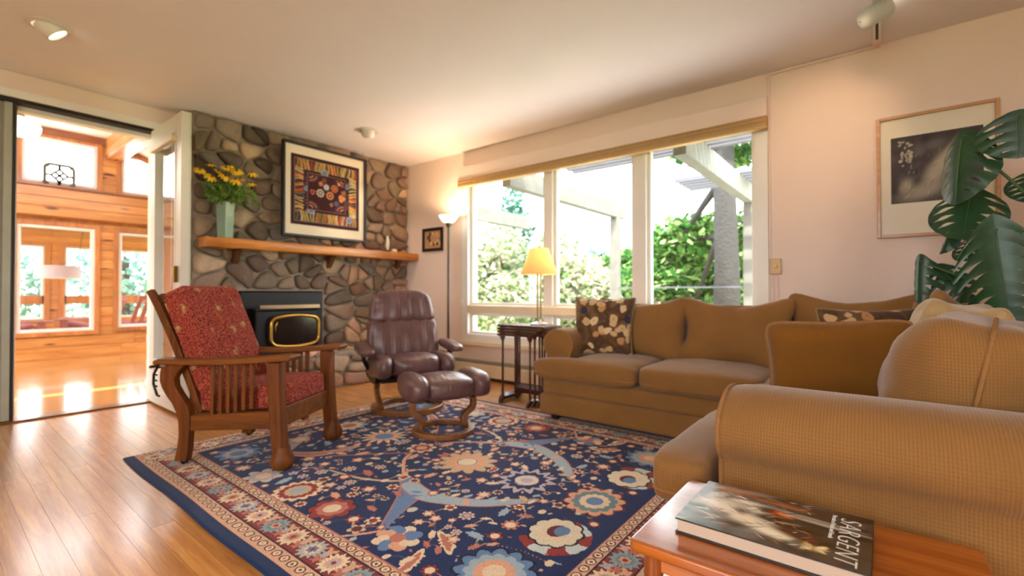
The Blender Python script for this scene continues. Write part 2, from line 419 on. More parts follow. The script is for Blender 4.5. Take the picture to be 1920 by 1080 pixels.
# raised shade in its headrail
sh = thing('pleated_blind', 'raised tan fabric window shade under a white headrail above the picture window', 'blind')
MB().box(XW-.075, WY0-.005, 2.125, XW-.019, WY1+.005, 2.255).build('headrail', m_wall, sh, bevel=.004)
m_shade = plain('shade_fabric', 'b79464', .8, var=.05, vs=30)
mb = MB()
for k in range(5): mb.box(XW-.085+.004*(k % 2), WY0-.005, 2.058+.013*k, XW-.03, WY1+.005, 2.058+.013*k+.0125)
mb.build('folded_shade', m_shade, sh, bevel=.002)
MB().box(XW-.088, WY0-.006, 2.036, XW-.028, WY1+.006, 2.058).build('bottom_rail', plain('shade_rail', 'c3a06c', .5), sh, bevel=.005)
lt = thing('window_latch', 'small white crank latch on the left casing of the picture window', 'window latch', (XW-.02, WY1-.01, .80))
MB().lathe([(.012, 0), (.014, .01), (.01, .02)], M=Matrix.Rotation(R(-90), 4, 'Y'), n=10).build('knob', m_trim, lt, smooth=50)
MB().box(-.012, -.012, -.04, 0, .012, .04).build('plate', m_trim, lt, bevel=.003)

# baseboard heater
ht = thing('baseboard_heater', 'long cream baseboard heater along the window wall', 'heater')
MB().box(XW-.062, -.6, .035, XW-.006, 4.1, .165).build('front_cover', m_cream, ht, bevel=.006)
MB().box(XW-.055, -.6, .165, XW-.006, 4.1, .198).build('louvre', plain('heater_slot', '8a8270', .5), ht, bevel=.004)
MB().box(XW-.05, -.6, 0, XW-.006, 4.1, .035).build('toe_kick', plain('heater_dark', '3a2c22', .6), ht)

# ------------------------------------------------------------------ stone fireplace wall
def clip(poly, nx, ny, d):
    out = []
    for i in range(len(poly)):
        a, b = poly[i], poly[(i+1) % len(poly)]; fa, fb = a[0]*nx+a[1]*ny-d, b[0]*nx+b[1]*ny-d
        if fa <= 0: out.append(a)
        if fa*fb < 0:
            t = fa/(fa-fb); out.append((a[0]+(b[0]-a[0])*t, a[1]+(b[1]-a[1])*t))
    return out
def area(p): return .5*sum(p[i][0]*p[(i+1) % len(p)][1]-p[(i+1) % len(p)][0]*p[i][1] for i in range(len(p)))
def voronoi(x0, x1, z0, z1, dw, dh, holes, rnd, jit=.36):
    S = []; rows = max(1, round((z1-z0)/dh)); 
    for r in range(rows):
        zc = z0+(r+.5)*(z1-z0)/rows; x = x0+rnd.uniform(.1, .9)*dw
        while x < x1:
            p = (x+rnd.uniform(-jit, jit)*dw*.5, zc+rnd.uniform(-jit, jit)*dh)
            if x0 < p[0] < x1 and z0 < p[1] < z1 and not any(h[0]-.03 < p[0] < h[1]+.03 and h[2]-.03 < p[1] < h[3]+.03 for h in holes): S.append(p)
            x += dw*rnd.choice((.55, .75, 1.0, 1.25, 1.6))*(1 if x < 2.85 else .78)
    for _ in range(int((x1-x0)*(z1-z0)*9)):
        p = (rnd.uniform(x0, x1), rnd.uniform(z0, z1))
        if not any(h[0]-.03 < p[0] < h[1]+.03 and h[2]-.03 < p[1] < h[3]+.03 for h in holes) and min(math.hypot(p[0]-q[0], p[1]-q[1]) for q in S) > .05: S.append(p)
    cells = []; an = dw/dh*.85
    for i, (sx, sz) in enumerate(S):
        poly = [(x0, z0), (x1, z0), (x1, z1), (x0, z1)]
        for j, (tx, tz) in enumerate(S):
            if i == j or abs(tx-sx) > 4*dw or abs(tz-sz) > 4*dh: continue
            # anisotropic metric: cells come out wider than tall
            ax, az = (tx-sx)/an**2, (tz-sz)
            mx, mz = (sx+tx)/2, (sz+tz)/2
            poly = clip(poly, ax, az, ax*mx+az*mz)
            if len(poly) < 3: break
        for h in holes:
            if len(poly) < 3: break
            g = [(h[0]-sx, 1, 0, h[0]), (sx-h[1], -1, 0, -h[1]), (sz-h[3], 0, -1, -h[3]), (h[2]-sz, 0, 1, h[2])]
            b = max(g)
            xs = [p[0] for p in poly]; zs = [p[1] for p in poly]
            if min(xs) < h[1] and max(xs) > h[0] and min(zs) < h[3] and max(zs) > h[2]: poly = clip(poly, b[1], b[2], b[3])
        if len(poly) >= 3 and abs(area(poly)) > .0025: cells.append(((sx, sz), poly))
    return cells
def stone_mesh(name, poly, depth, P, mat, parent, rnd, gap=.0085, color=(1, 1, 1)):
    """P(u, v, d): wall point pushed out by d"""
    cx = sum(p[0] for p in poly)/len(poly); cz = sum(p[1] for p in poly)/len(poly)
    pts = []
    for p in poly:
        dx, dz = p[0]-cx, p[1]-cz; l = math.hypot(dx, dz)+1e-6; k = max(.25, 1-gap*1.25/l); pts.append((cx+dx*k, cz+dz*k))
    mn = min(math.hypot(pts[i][0]-pts[i-1][0], pts[i][1]-pts[i-1][1]) for i in range(len(pts)))
    for _ in range(2):                                   # round the corners
        q = []
        for i in range(len(pts)):
            a, b = pts[i], pts[(i+1) % len(pts)]; q += [(a[0]*.79+b[0]*.21, a[1]*.79+b[1]*.21), (a[0]*.21+b[0]*.79, a[1]*.21+b[1]*.79)]
        pts = q
    pts = [p for i, p in enumerate(pts) if math.hypot(p[0]-pts[i-1][0], p[1]-pts[i-1][1]) > .004]
    n = len(pts); 
    if n < 5: return None
    tilt = (rnd.uniform(-.12, .12), rnd.uniform(-.12, .12)); V = []; F = []
    so = Vector((rnd.uniform(0, 50), rnd.uniform(0, 50), 0))
    for sc, dp in ((1.0, -.01), (1.0, depth*.45), (.93, depth*.8), (.76, depth*.97), (.42, depth*1.03)):
        for p in pts:
            u, v = cx+(p[0]-cx)*sc, cz+(p[1]-cz)*sc
            d = dp if dp < 0 else max(.004, dp+(u-cx)*tilt[0]+(v-cz)*tilt[1]+mnoise.noise(Vector((u, v, 0))*13+so)*.006)
            V.append(P(u, v, d))
    V.append(P(cx, cz, depth*1.03)); L = 5
    for k in range(L-1):
        for i in range(n): F.append((k*n+i, k*n+(i+1) % n, (k+1)*n+(i+1) % n, (k+1)*n+i))
    for i in range(n): F.append(((L-1)*n+i, (L-1)*n+(i+1) % n, L*n))
    b = MB(); b.V = V; b.F = F; o = b.build(name, mat, parent, smooth=60); o.color = (*color, 1); return o

t = NT('fieldstone'); v = t.coord(); oi = t.n('ShaderNodeObjectInfo')
n1 = t.noise(v, 11, 7, .72, .5); n2 = t.noise(v, 60, 4, .7)
c = t.mix(t.math('MULTIPLY', n1, .9), t.mix(1, oi.outputs['Color'], (.42, .40, .40), 'MULTIPLY'), t.mix(1, oi.outputs['Color'], (1.65, 1.55, 1.40), 'MULTIPLY'))
c = t.mix(t.ramp(n2, [(.35, (.55, .55, .55)), (.6, (1, 1, 1))]), t.mix(1, c, (.72, .70, .70), 'MULTIPLY'), c)
t.principled(c, .62, 0, .4, 0, t.bump(t.math('ADD', n1, t.math('MULTIPLY', n2, .4)), .55, .012)); m_stone = t.m
m_mortar = plain('mortar', '988b7b', .9, var=.18, vs=14, bs=50, bstr=.5, bd=.006)
SX0 = 1.405
OX0, OX1, OZ1, HZ = 1.765, 2.57, .922, .335
mb = MB(); BY = YS+.02
mb.box(SX0, BY, 0, OX0, YD, H); mb.box(OX1, BY, 0, XW, YD, H); mb.box(OX0, BY, OZ1, OX1, YD, H); mb.box(OX0, BY, 0, OX1, YD, .30)
sw = struct(mb.build('wall_fireplace', m_mortar))
MB().box(OX0, YD-.03, .30, OX1, YD-.005, OZ1).build('firebox_back', plain('firebox_black', '0d0b0a', .7), sw)
rnd = random.Random(11)
PAL_L = ['8c7b6a', '7c6a5a', '6b5a4e', '958472', '9a8a74', '857868', '7a7068', 'a39076', '655448', '8f7e6a', '857060']
PAL_LAMPLIT = ['a8846c', 'a0826e', '8c7262', 'b39478', '94806e', 'bd9784', '86756a', 'ab8f78', '7c6a5e', 'c0a48c']  # pinker, lighter set: lamp light put into the right-hand stones
def stone_col(x, z):
    k = min(1, max(0, (x-2.45)/.8)); pal = PAL_LAMPLIT if rnd.random() < k else PAL_L
    c = lin(rnd.choice(pal)); f = rnd.choice((.55, .8, .95, 1.0, 1.1, 1.3))*rnd.uniform(.9, 1.1)
    if rnd.random() < .06: c = lin(rnd.choice(['c29a58', 'c9a878', 'b8a890', 'c8b49a']))
    return tuple(min(1, q*f) for q in c)
holes = [(OX0-.01, OX1+.01, 0, OZ1+.01)]
for (sx, sz), poly in voronoi(SX0, XW, 0, H, .205, .150, holes, rnd):
    big = (sz > 1.4 and sx < 2.4)
    stone_mesh('stone', poly, rnd.uniform(.028, .055), lambda u, v, d: (u, BY-d, v), m_stone, sw, rnd, color=stone_col(sx, sz))
# end of the stone wall beside the door
for (sx, sz), poly in voronoi(BY+.0, YD-.005, 0, H, .2, .17, [], rnd, jit=.2):
    stone_mesh('stone', poly, .03, lambda u, v, d: (SX0-d, u, v), m_stone, sw, rnd, color=stone_col(1.4, sz))
# raised hearth: faced with stones, slab stones on top
HX0, HX1, HY = 1.52, 3.02, 4.06
hb = MB().box(HX0, HY+.02, 0, HX1, BY+.001, HZ-.03).build('hearth', m_mortar, sw)
for (sx, sz), poly in voronoi(HX0, HX1, 0, HZ-.02, .30, .17, [], rnd, jit=.25):
    stone_mesh('stone', poly, rnd.uniform(.03, .045), lambda u, v, d: (u, HY+.02-d, v), m_stone, hb, rnd, color=tuple(q*1.25 for q in stone_col(2.9, sz)))  # stones brightened: light on the hearth face put into their colour
for (sx, sy), poly in voronoi(HX0, HX1, HY-.01, BY, .36, .24, [], rnd, jit=.25):
    stone_mesh('stone', poly, .034, lambda u, v, d: (u, v, HZ-.03+d), m_stone, hb, rnd, color=tuple(q*1.2 for q in stone_col(2.9, .3)))  # top stones brightened in colour likewise, as if lit
for s, xx in ((-1, HX0), (1, HX1)):
    for (sx, sz), poly in voronoi(HY+.02, BY, 0, HZ-.02, .25, .17, [], rnd, jit=.25):
        stone_mesh('stone', poly, .035, lambda u, v, d: (xx+s*d, u, v), m_stone, hb, rnd, color=stone_col(2.9, sz))

# ------------------------------------------------------------------ doors
m_door = plain('door_paint', 'cfc9bb', .4, var=.02)
m_doorL = plain('door_paint_grey', '8f8b7c', .45, var=.03)
d1 = struct(frame_mb(3.985, YD-.03, .02, 2.235, .115, 1.165, 1.222).build('door_1', m_door, bevel=.004))
MB().box(1.175, 4.10, .135, 1.212, YD-.145, .36).build('kick_panel', m_door, d1, bevel=.004)
MB().box(1.189, 4.10, .36, 1.197, YD-.145, 2.12).build('pane', m_glass, d1)
frame_mb(4.095, YD-.14, .355, 2.125, .022, 1.16, 1.227).build('glazing_bead', m_door, d1, bevel=.003)
MB().box(1.13, 4.08, 2.03, 1.166, YD-.13, 2.075).build('blind_headrail', m_cream, d1, bevel=.004)
MB().tube([(1.15, 4.13, 2.03), (1.15, 4.13, .95)], .0022, 5).build('blind_cord', m_trim, d1)
MB().box(1.222, 3.983, .02, 1.228, 4.0, 2.235).build('edge_strip', plain('strip_metal', 'c7cdb8', .35), d1)
for z in (.25, 1.15, 2.0): MB().tube([(1.228, YD-.03, z), (1.228, YD-.03, z+.09)], .008, 8).build('hinge', plain('brass_dull', '8b6b35', .35, 1), d1)
MB().box(1.135, 4.03, .98, 1.165, 4.055, 1.10).build('handle', plain('brass_dull', '8b6b35', .35, 1), d1, bevel=.006)
d2 = struct(MB().box(-.60, YD+.02, .015, .385, YD+.065, DZ-.016).build('door_2', m_doorL, bevel=.004))
frame_mb_y(-.45, .24, .25, 2.1, .02, YD+.012, YD+.02).build('panel_mould', m_doorL, d2, bevel=.004)
MB().box(.345, YD+.005, .015, .388, YD+.019, DZ-.016).build('edge_stile', plain('stile_paint', 'a9ab98', .4), d2, bevel=.004)
struct(MB().box(.389, YD+.0, 0, .404, YD+.10, DZ).build('trim_5', m_dark, bevel=.003))
struct(MB().box(.404, YD+.06, 0, .415, YD+.14, DZ).build('trim_6', m_trim, bevel=.003))
struct(MB().box(.37, YD+.06, DZ-.05, 1.19, YD+.14, DZ-.014).build('trim_7', m_trim, bevel=.003))

# ------------------------------------------------------------------ sunroom beyond the doorway
CZ = 3.16
wins = [(.77, 1.555, .365, 1.83), (1.816, 2.62, .39, 1.815), (2.88, 3.68, .39, 1.815), (-.30, .50, .365, 1.83), (-1.35, -.55, .365, 1.83)]
upw = [(.806, 1.572, 2.40, 3.03), (1.845, 2.60, 2.40, 2.98), (-.22, .55, 2.40, 3.03), (-1.25, -.48, 2.40, 3.03)]
# core wall behind the boards, with the openings
def pierced(mb, y0, y1, x0, x1, z0, z1, holes):
    xs = sorted({x0, x1, *[h[0] for h in holes], *[h[1] for h in holes]}); zs = sorted({z0, z1, *[h[2] for h in holes], *[h[3] for h in holes]})
    for a, b in zip(xs, xs[1:]):
        for c, d in zip(zs, zs[1:]):
            mx, mz = (a+b)/2, (c+d)/2
            if not any(h[0] < mx < h[1] and h[2] < mz < h[3] for h in holes): mb.box(a, y0, c, b, y1, d)
    return mb
pw_ = struct(pierced(MB(), YP+.018, YP+.10, -2.4, 4.6, 0, 4.1, wins+upw).build('wall_pine', m_pinez))
def boards(parent, y, x0, x1, z0, z1, bw, holes, mat, th=.018, rnd=random.Random(5)):
    z = z0
    while z < z1-.01:
        zt = min(z+bw, z1); segs = [(x0, x1)]
        for h in holes:
            if h[2] < zt-.02 and h[3] > z+.02:
                segs = [q for s in segs for q in ((s[0], min(s[1], h[0])), (max(s[0], h[1]), s[1])) if q[1]-q[0] > .01]
        for a, b in segs:
            cut = [a]+([a+(b-a)*rnd.uniform(.35, .65)] if b-a > 2.2 else [])+[b]
            for p, q in zip(cut, cut[1:]): MB().box(p+.001, y, z+.002, q-.001, y+th, zt-.002).build('pine_board', mat, parent, bevel=.003, seg=1)
        z = zt
boards(pw_, YP, -.5, 3.9, .02, 1.90, .137, wins, m_pine)
boards(pw_, YP, -.5, 3.9, 2.36, 3.14, .137, upw, m_pine)
# ledge beam between the two rows of windows
lb = struct(MB().box(-.6, YP-.14, 1.94, 4.0, YP, 2.33).build('trim_8', m_pine, bevel=.004))
for k in range(3): MB().box(-.6, YP-.155, 1.945+.128*k, 4.0, YP-.141, 1.945+.128*(k+1)-.004).build('pine_board', m_pine, lb, bevel=.003, seg=1)
MB().box(-.6, YP-.19, 2.33, 4.0, YP, 2.36).build('ledge', wood('ledge_wood', '6f3a1a', '9a5a2c', 'x', .4, .3), lb, bevel=.006)
struct(MB().box(-.6, YP-.03, 3.06, 1.66, YP, 3.16).build('trim_9', wood('ledge_wood', '6f3a1a', '9a5a2c', 'x', .4, .3), bevel=.004))
struct(MB().box(-.6, YP-.02, 0, 4.0, YP, .03).build('baseboard_pine', m_pine, bevel=.003))
for i, (a, b, c, d) in enumerate(wins+upw):
    if a < -.5: continue
    e = .055
    f = struct(frame_mb_y(a-e, b+e, c-e, d+e, e+.004, YP-.022, YP+.02).build('window_%d' % (i+2), m_pinez, bevel=.004))
    fr = frame_mb_y(a, b, c, d, .045, YP+.0, YP+.07).build('sash_frame', plain('vinyl_white', 'dadad6', .4), f, bevel=.006)
    MB().box(a+.045, YP+.04, c+.045, b-.045, YP+.045, d-.045).build('pane', m_glass, fr)
# vaulted ceiling, box beam, side walls
m_sceil = plain('sunroom_ceiling', 'ebe6de', .8, var=.01)
mb = MB(); mb.box(-2.4, YD+.14, CZ, 1.75, YP+.1, CZ+.1)
mb.add([(1.75, YD+.14, CZ), (4.6, YD+.14, 1.95), (4.6, YP+.1, 1.95), (1.75, YP+.1, CZ), (1.75, YD+.14, CZ+.1), (4.6, YD+.14, 2.05), (4.6, YP+.1, 2.05), (1.75, YP+.1, CZ+.1)],
       [(0,3,2,1),(4,5,6,7),(0,1,5,4),(1,2,6,5),(2,3,7,6),(3,0,4,7)])
struct(mb.build('ceiling_sunroom', m_sceil))
bb = struct(MB().box(1.675, YD+.14, 2.88, 1.842, YP-.001, CZ).build('trim_10', m_piney))
for k in range(2): MB().box(1.658, YD+.14, 2.885+.137*k, 1.674, YP-.002, 2.885+.137*k+.134).build('pine_board', m_piney, bb, bevel=.003, seg=1)
MB().box(1.658, YD+.14, 2.866, 1.858, YP-.002, 2.879).build('soffit_board', m_piney, bb, bevel=.003, seg=1)
struct(MB().bar((1.86, YP-.016, 3.06), (3.6, YP-.016, 2.31), .03, .07, (0, 0, 1)).build('trim_11', m_pinez))
mb = MB(); mb.box(XW+.14, YD+.1, 0, 4.6, YP, .5); mb.box(4.5, YD+.1, 1.9, 4.6, YP, 2.1)
mb.box(4.5, YD+.1, 0, 4.6, YD+.6, 2.1); mb.box(4.5, YP-.5, 0, 4.6, YP, 2.1); struct(mb.build('wall_sunroom', m_pinez))
mb = MB(); mb.box(-2.4, YD+.1, 0, -2.3, YP, .35); mb.box(-2.4, YD+.1, 2.5, -2.3, YP, 3.2); mb.box(-2.4, YD+.1, 0, -2.3, YD+.5, 3.2); mb.box(-2.4, YP-.5, 0, -2.3, YP, 3.2)
struct(mb.build('wall_left', m_pinez))
w = struct(frame_mb(YD+.5, YP-.5, .35, 2.5, .06, -2.4, -2.3).build('window_12', m_trim, bevel=.004))  # unseen side window added to brighten the sunroom
MB().box(-2.36, YD+.56, .41, -2.355, YP-.56, 2.44).build('pane', m_glass, w)
w = struct(frame_mb(YD+.6, YP-.5, .5, 1.9, .06, 4.5, 4.6).build('window_13', m_trim, bevel=.004))  # opposite side window, also added for light in the sunroom
MB().box(4.54, YD+.66, .56, 4.545, YP-.56, 1.84).build('pane', m_glass, w)
# sunroom east side returns to the house wall
struct(MB().box(XW+.14, YD+.0, -.1, 4.6, YD+.1, 2.3).build('wall_return', m_wall))

# ------------------------------------------------------------------ screened porch past the pine wall
PY = 11.9
struct(MB().box(-2.4, YP+.1, -.1, 4.6, PY+.1, -.02).build('floor_porch', m_oak2))
pwin = [(.50, 1.39, .42, 1.77), (1.65, 2.30, .42, 1.77), (2.44, 3.3, .42, 1.77), (-.6, .25, .42, 1.77)]
pf = struct(pierced(MB(), PY+.018, PY+.1, -2.4, 4.6, 0, 2.35, pwin).build('wall_porch', m_pinez))
boards(pf, PY, .2, 3.6, .02, 2.2, .137, pwin, m_pine, rnd=random.Random(8))
for i, (a, b, c, d) in enumerate(pwin):
    f = struct(frame_mb_y(a-.07, b+.07, c-.07, d+.07, .075, PY-.022, PY+.02).build('window_%d' % (i+14), m_pinez, bevel=.004))
    fr = frame_mb_y(a, b, c, d, .035, PY, PY+.07).build('sash_frame', plain('vinyl_white', 'dadad6', .4), f, bevel=.004)
    MB().box(a, PY+.0, .70, b, PY+.06, .86).build('transom', m_pinez, f, bevel=.006)
    MB().box(a+.03, PY+.04, c+.03, b-.03, PY+.045, d-.03).build('pane', m_glass, fr)
mb = MB(); mb.add([(-2.4, YP+.1, 2.34), (4.6, YP+.1, 2.34), (4.6, PY+.4, 2.18), (-2.4, PY+.4, 2.18), (-2.4, YP+.1, 2.40), (4.6, YP+.1, 2.40), (4.6, PY+.4, 2.24), (-2.4, PY+.4, 2.24)],
    [(0,3,2,1),(4,5,6,7),(0,1,5,4),(1,2,6,5),(2,3,7,6),(3,0,4,7)]); struct(mb.build('ceiling_porch', m_sceil))
# ------------------------------------------------------------------ oriental rug
RW, RH, RX, RY = 2.22, 2.67, .68, .55
NAVY, CREAM, PEACH, RED, MAROON, LBLUE, SKY, TAN, TEAL, LAV, ROSE = '1b2b58', 'e8cfae', 'dfa585', '97342f', '682a30', 'a2b4bf', '6684ad', 'cbb08c', '6f8a90', 'bfb0ba', 'c07664'
cv = Canvas(RW, RH, 580, 696, NAVY)
rr = random.Random(21)
def petals(n, d, ph=0): return lambda t: 1-d+d*np.abs(np.cos((t+ph)*n/2))
def scallop(n, d): return lambda t: 1-d*(1-np.abs(np.sin(t*n/2)))
def star(n, d): return lambda t: 1-d*np.abs(((t*n/(2*math.pi)) % 1)*2-1)
def flower(x, y, r, cols, n=8, sy=1.0, rot=0, kind=petals, d=.35):
    cv.polar(x, y, r*1.09, kind(n, d*.9), MAROON if cols[0] in (CREAM, TAN, PEACH) else '121b33', rot, 1, sy)
    cv.polar(x, y, r, kind(n, d), cols[0], rot, 1, sy)
    for k, c in enumerate(cols[1:], 1):
        f = 1-k/(len(cols)+.2)
        cv.polar(x, y, r*f, kind(n, d*.6) if k < len(cols)-1 else (lambda t: 1+0*t), c, rot, 1, sy)
def leaf(x, y, l, w, rot, col, edge=None):
    f = lambda t: np.abs(np.cos(t))**.5*.0+1/np.sqrt((np.cos(t))**2+(np.sin(t)*l/w)**2)*(1+.16*np.sin(9*t))
    if edge: cv.polar(x, y, l/2*1.15, f, edge, rot)
    cv.polar(x, y, l/2, f, col, rot)
# ground mottling
cv.C *= (1+.10*np.sin(cv.Y*95+np.sin(cv.X*7))*.4)[..., None]
# field, left half, mirrored about the middle
def spiral(pts, w, col): cv.stroke(pts, [v*.9 for v in w], col)
small = []
occ = [(1.11,1.16,.15),(1.10,.77,.14),(1.11,.41,.13),(.77,.39,.15),(.46,.42,.13),(.40,.83,.10),(1.11,1.87,.13),(1.11,1.52,.09),(.38,1.23,.10),(.38,1.51,.11),(.36,1.81,.10),(.42,2.25,.12),(1.11,2.25,.13),(.75,2.2,.09),
       (.72,1.10,.07),(.70,.95,.05),(.82,.76,.05),(.50,1.0,.05),(.60,1.05,.06),(.70,1.93,.06),(.62,2.02,.06),(.75,1.70,.03)]
tries = 0
while len(small) < 190 and tries < 14000:
    tries += 1; x, y = rr.uniform(.29, 1.10), rr.uniform(.30, 2.38); r = rr.uniform(.016, .040)
    if all(math.hypot(x-a, y-b) > r+c-.012 for a, b, c in occ) and all(math.hypot(x-a, y-b) > r+c+.004 for a, b, c in small): small.append((x, y, r))
for (x, y, r) in small:       # thin stems first
    x2, y2, _ = min((s for s in small if s[0] != x), key=lambda s: math.hypot(s[0]-x, s[1]-y)+rr.uniform(0, .05))
    cv.stroke([(x, y), ((x+x2)/2+.015, (y+y2)/2), (x2, y2)], .006, rr.choice([ROSE, TAN, '4a5878']), 8)
# arabesques
for pts, w, col, ed in (
    ([(.78,1.27),(.73,1.16),(.66,1.08),(.56,1.02),(.47,.97),(.39,.92)], [.03,.085,.10,.06,.03,.012], SKY, ROSE),
    ([(.73,1.16),(.70,1.03),(.72,.93),(.79,.79),(.88,.69),(.96,.61)], [.08,.085,.07,.06,.05,.012], LBLUE, ROSE),
    ([(.85,1.33),(.74,1.24),(.64,1.40),(.60,1.62)], [.012,.02,.02,.012], TAN, None),
    ([(.58,2.05),(.66,1.92),(.76,1.86),(.90,1.84)], [.03,.06,.05,.015], ROSE, CREAM),
    ([(.58,2.05),(.66,2.14),(.74,2.20),(.86,2.32)], [.03,.06,.05,.015], LBLUE, ROSE),
    ([(.39,.92),(.33,.96),(.28,1.00)], [.014,.014,.012], PEACH, None),
    ([(.78,1.27),(.92,1.44),(1.02,1.50)], [.016,.02,.014], PEACH, None),
    ([(1.02,1.50),(.89,1.64),(.72,1.80)], [.012,.012,.012], ROSE, None)):
    if ed: cv.stroke(pts, [v+.014 for v in w], ed, 30)
    cv.stroke(pts, w, col, 30)
for k in range(9):            # feathered edge of the leaf forms
    f = k/8; leaf(.735+.20*f, 1.02-.40*f, .05, .022, R(-20+10*f), LBLUE if k % 2 else CREAM)
    leaf(.70-.28*f, 1.08-.15*f, .05, .022, R(120), SKY)
cv.rect(.745, 1.235, .80, 1.275, CREAM); cv.rect(.752, 1.243, .793, 1.268, RED)
# palmettes and rosettes
flower(1.11, 1.16, .155, [TAN, PEACH, CREAM], 12, 1.05, kind=scallop, d=.3); cv.disc(1.11, 1.16, .055, MAROON); cv.disc(1.11, 1.16, .05, 'e6d6b8')
flower(1.10, .77, .145, [LAV, NAVY, CREAM], 12, 1.0, kind=star, d=.35); cv.disc(1.11, .77, .062, MAROON); cv.disc(1.11, .77, .057, 'dccdc0'); cv.disc(1.11, .77, .03, LAV)
flower(1.11, .41, .14, [PEACH, TEAL, CREAM, SKY], 12, .9, d=.2)
flower(1.11, 1.87, .15, [CREAM, PEACH, RED], 14, 1.0, kind=star, d=.55); cv.disc(1.11, 1.87, .055, SKY)
flower(1.11, 1.52, .085, [CREAM, RED, PEACH], 8); flower(1.11, 2.25, .13, [LBLUE, CREAM, ROSE], 10, .9)
flower(.46, .42, .135, [SKY, LBLUE, PEACH, CREAM], 12, d=.22)
for k in range(7):
    a = R(150+k*35); cv.polar(.77+.10*math.cos(a), .39+.10*math.sin(a), .05, star(3, .4), [RED, 'c9d2cf'][k % 2], a)
flower(.79, .40, .105, ['e2d5ba', CREAM], 10, .95, d=.12); cv.disc(.80, .40, .045, MAROON, 0, 1, .8); cv.disc(.81, .385, .036, SKY, 0, 1, .8)
for k in range(8):
    a = k*math.pi/4+.2; cv.polar(.40+.055*math.cos(a), .83+.055*math.sin(a), .037, petals(3, .2), [CREAM, SKY, PEACH][k % 3], a)
cv.disc(.40, .83, .03, ROSE)
flower(.38, 1.23, .095, [RED, ROSE, CREAM], 8, d=.2); flower(.38, 1.51, .115, [CREAM, RED, TAN, LBLUE], 14, .95, d=.2)
flower(.36, 1.81, .095, ['c9c4bb', LAV, CREAM], 7, d=.4); flower(.42, 2.25, .115, [SKY, LAV, TEAL], 9, d=.3); flower(.75, 2.22, .07, [PEACH, CREAM], 6)
leaf(.49, .67, .16, .05, R(60), CREAM); leaf(.49, .67, .12, .03, R(60), ROSE); leaf(.33, .67, .16, .05, R(15), CREAM); leaf(.33, .67, .12, .028, R(15), ROSE)
for (x, y, r) in small:
    q = rr.random()
    if q < .55: flower(x, y, r, rr.choice([[CREAM, RED], [PEACH, CREAM], ['d8b79a', MAROON], [ROSE, CREAM], [CREAM, SKY, PEACH], [RED, CREAM]]), rr.choice([5, 6, 8]), d=.45, rot=rr.uniform(0, 3))
    elif q < .85: leaf(x, y, r*2.2, r*1.0, rr.uniform(0, 3.1), rr.choice([CREAM, PEACH, TAN, LBLUE, ROSE]), rr.choice([None, MAROON]))
    else: cv.disc(x, y, r*.6, rr.choice([CREAM, LBLUE, 'c8c4b0']), 0, 1, .8)
fl = 0
while fl < 260:
    x, y = rr.uniform(.27, 1.11), rr.uniform(.27, 2.40); fl += 1
    i, j = min(cv.nx-1, int(x/RW*(cv.nx-1))), min(cv.ny-1, int(y/RH*(cv.ny-1)))
    if cv.C[j, i, 2] > .06 and cv.C[j, i, 0] < .03: leaf(x, y, rr.uniform(.012, .03), rr.uniform(.006, .011), rr.uniform(0, 3), rr.choice([CREAM, PEACH, ROSE, LBLUE, '3a4a7c', 'e0b898', '4a2a4a']))
half = cv.nx//2; cv.C[:, cv.nx-half:] = cv.C[:, :half][:, ::-1]
# borders: main band with palmettes between two meander guards, then edge
def band(a, b, col):
    d = np.minimum(np.minimum(cv.X-.05, RW-.05-cv.X), np.minimum(cv.Y, RH-cv.Y)); cv.put((d >= a) & (d < b), col)
D0, G1, L1, MB0, G2, FD = 0, .012, .058, .064, .182, .23
band(-1, .225, MAROON)
band(.004, .056, 'd8ab8c'); band(.056, .062, '3a1720'); band(.062, .176, '8a3432'); band(.176, .182, '3a1720'); band(.182, .224, 'd9b092'); band(.224, .230, ROSE)
def run(side, off, step, fn):
    L = (RH if side in 'LR' else RW-.1); n = int(L/step)
    for k in range(n):
        s = (k+.5)*L/n
        p = {'L': (.05+off, s), 'R': (RW-.05-off, s), 'B': (.05+s, off), 'T': (.05+s, RH-off)}[side]
        fn(p[0], p[1], k, 0 if side in 'TB' else math.pi/2)
def guard(x, y, k, ro):
    cv.disc(x, y, .0185, '5a2a2c', ro, 1.15, .95); cv.disc(x, y, .0135, 'ecd2b0', ro, 1.1, .95); cv.disc(x, y, .006, rr.choice([ROSE, TAN, MAROON]))
def mainb(x, y, k, ro):
    c = [[CREAM, TAN, ROSE], ['8fa0a2', TEAL, PEACH], ['ecd8b6', PEACH, LAV], ['b5b3ab', CREAM, SKY]][k % 4]
    jag = lambda t: 1-.30*np.abs(np.sin(t*7))-.12*np.cos(t*2)
    cv.polar(x, y, .064, jag, MAROON, ro, 1.15, .92); cv.polar(x, y, .058, jag, c[0], ro, 1.15, .92); cv.polar(x, y, .036, jag, c[1], ro, 1.1, .9); cv.polar(x, y, .022, petals(6, .3), c[2], ro); cv.disc(x, y, .009, RED)
    for s in (-1, 1):
        dx, dy = (.062*s, 0) if ro == 0 else (0, .062*s); leaf(x+dx, y+dy+.03*(ro == 0), .06, .02, R(45*s), LBLUE if k % 2 else PEACH); leaf(x+dx+.03*(ro != 0), y+dy-.03*(ro == 0), .05, .018, R(-45*s), PEACH if k % 2 else TAN)
        leaf(x+dx*1.05-.02*(ro != 0), y+dy, .05, .016, R(-40*s), ROSE)
for sd in 'LRBT':
    run(sd, .030, .052, guard); run(sd, .204, .048, guard); run(sd, .119, .128, mainb)
cv.put((cv.X < .048) | (cv.X > RW-.048), '1b3058')
cv.put(((cv.X >= .048) & (cv.X < .054)) | ((cv.X > RW-.054) & (cv.X <= RW-.048)), PEACH)
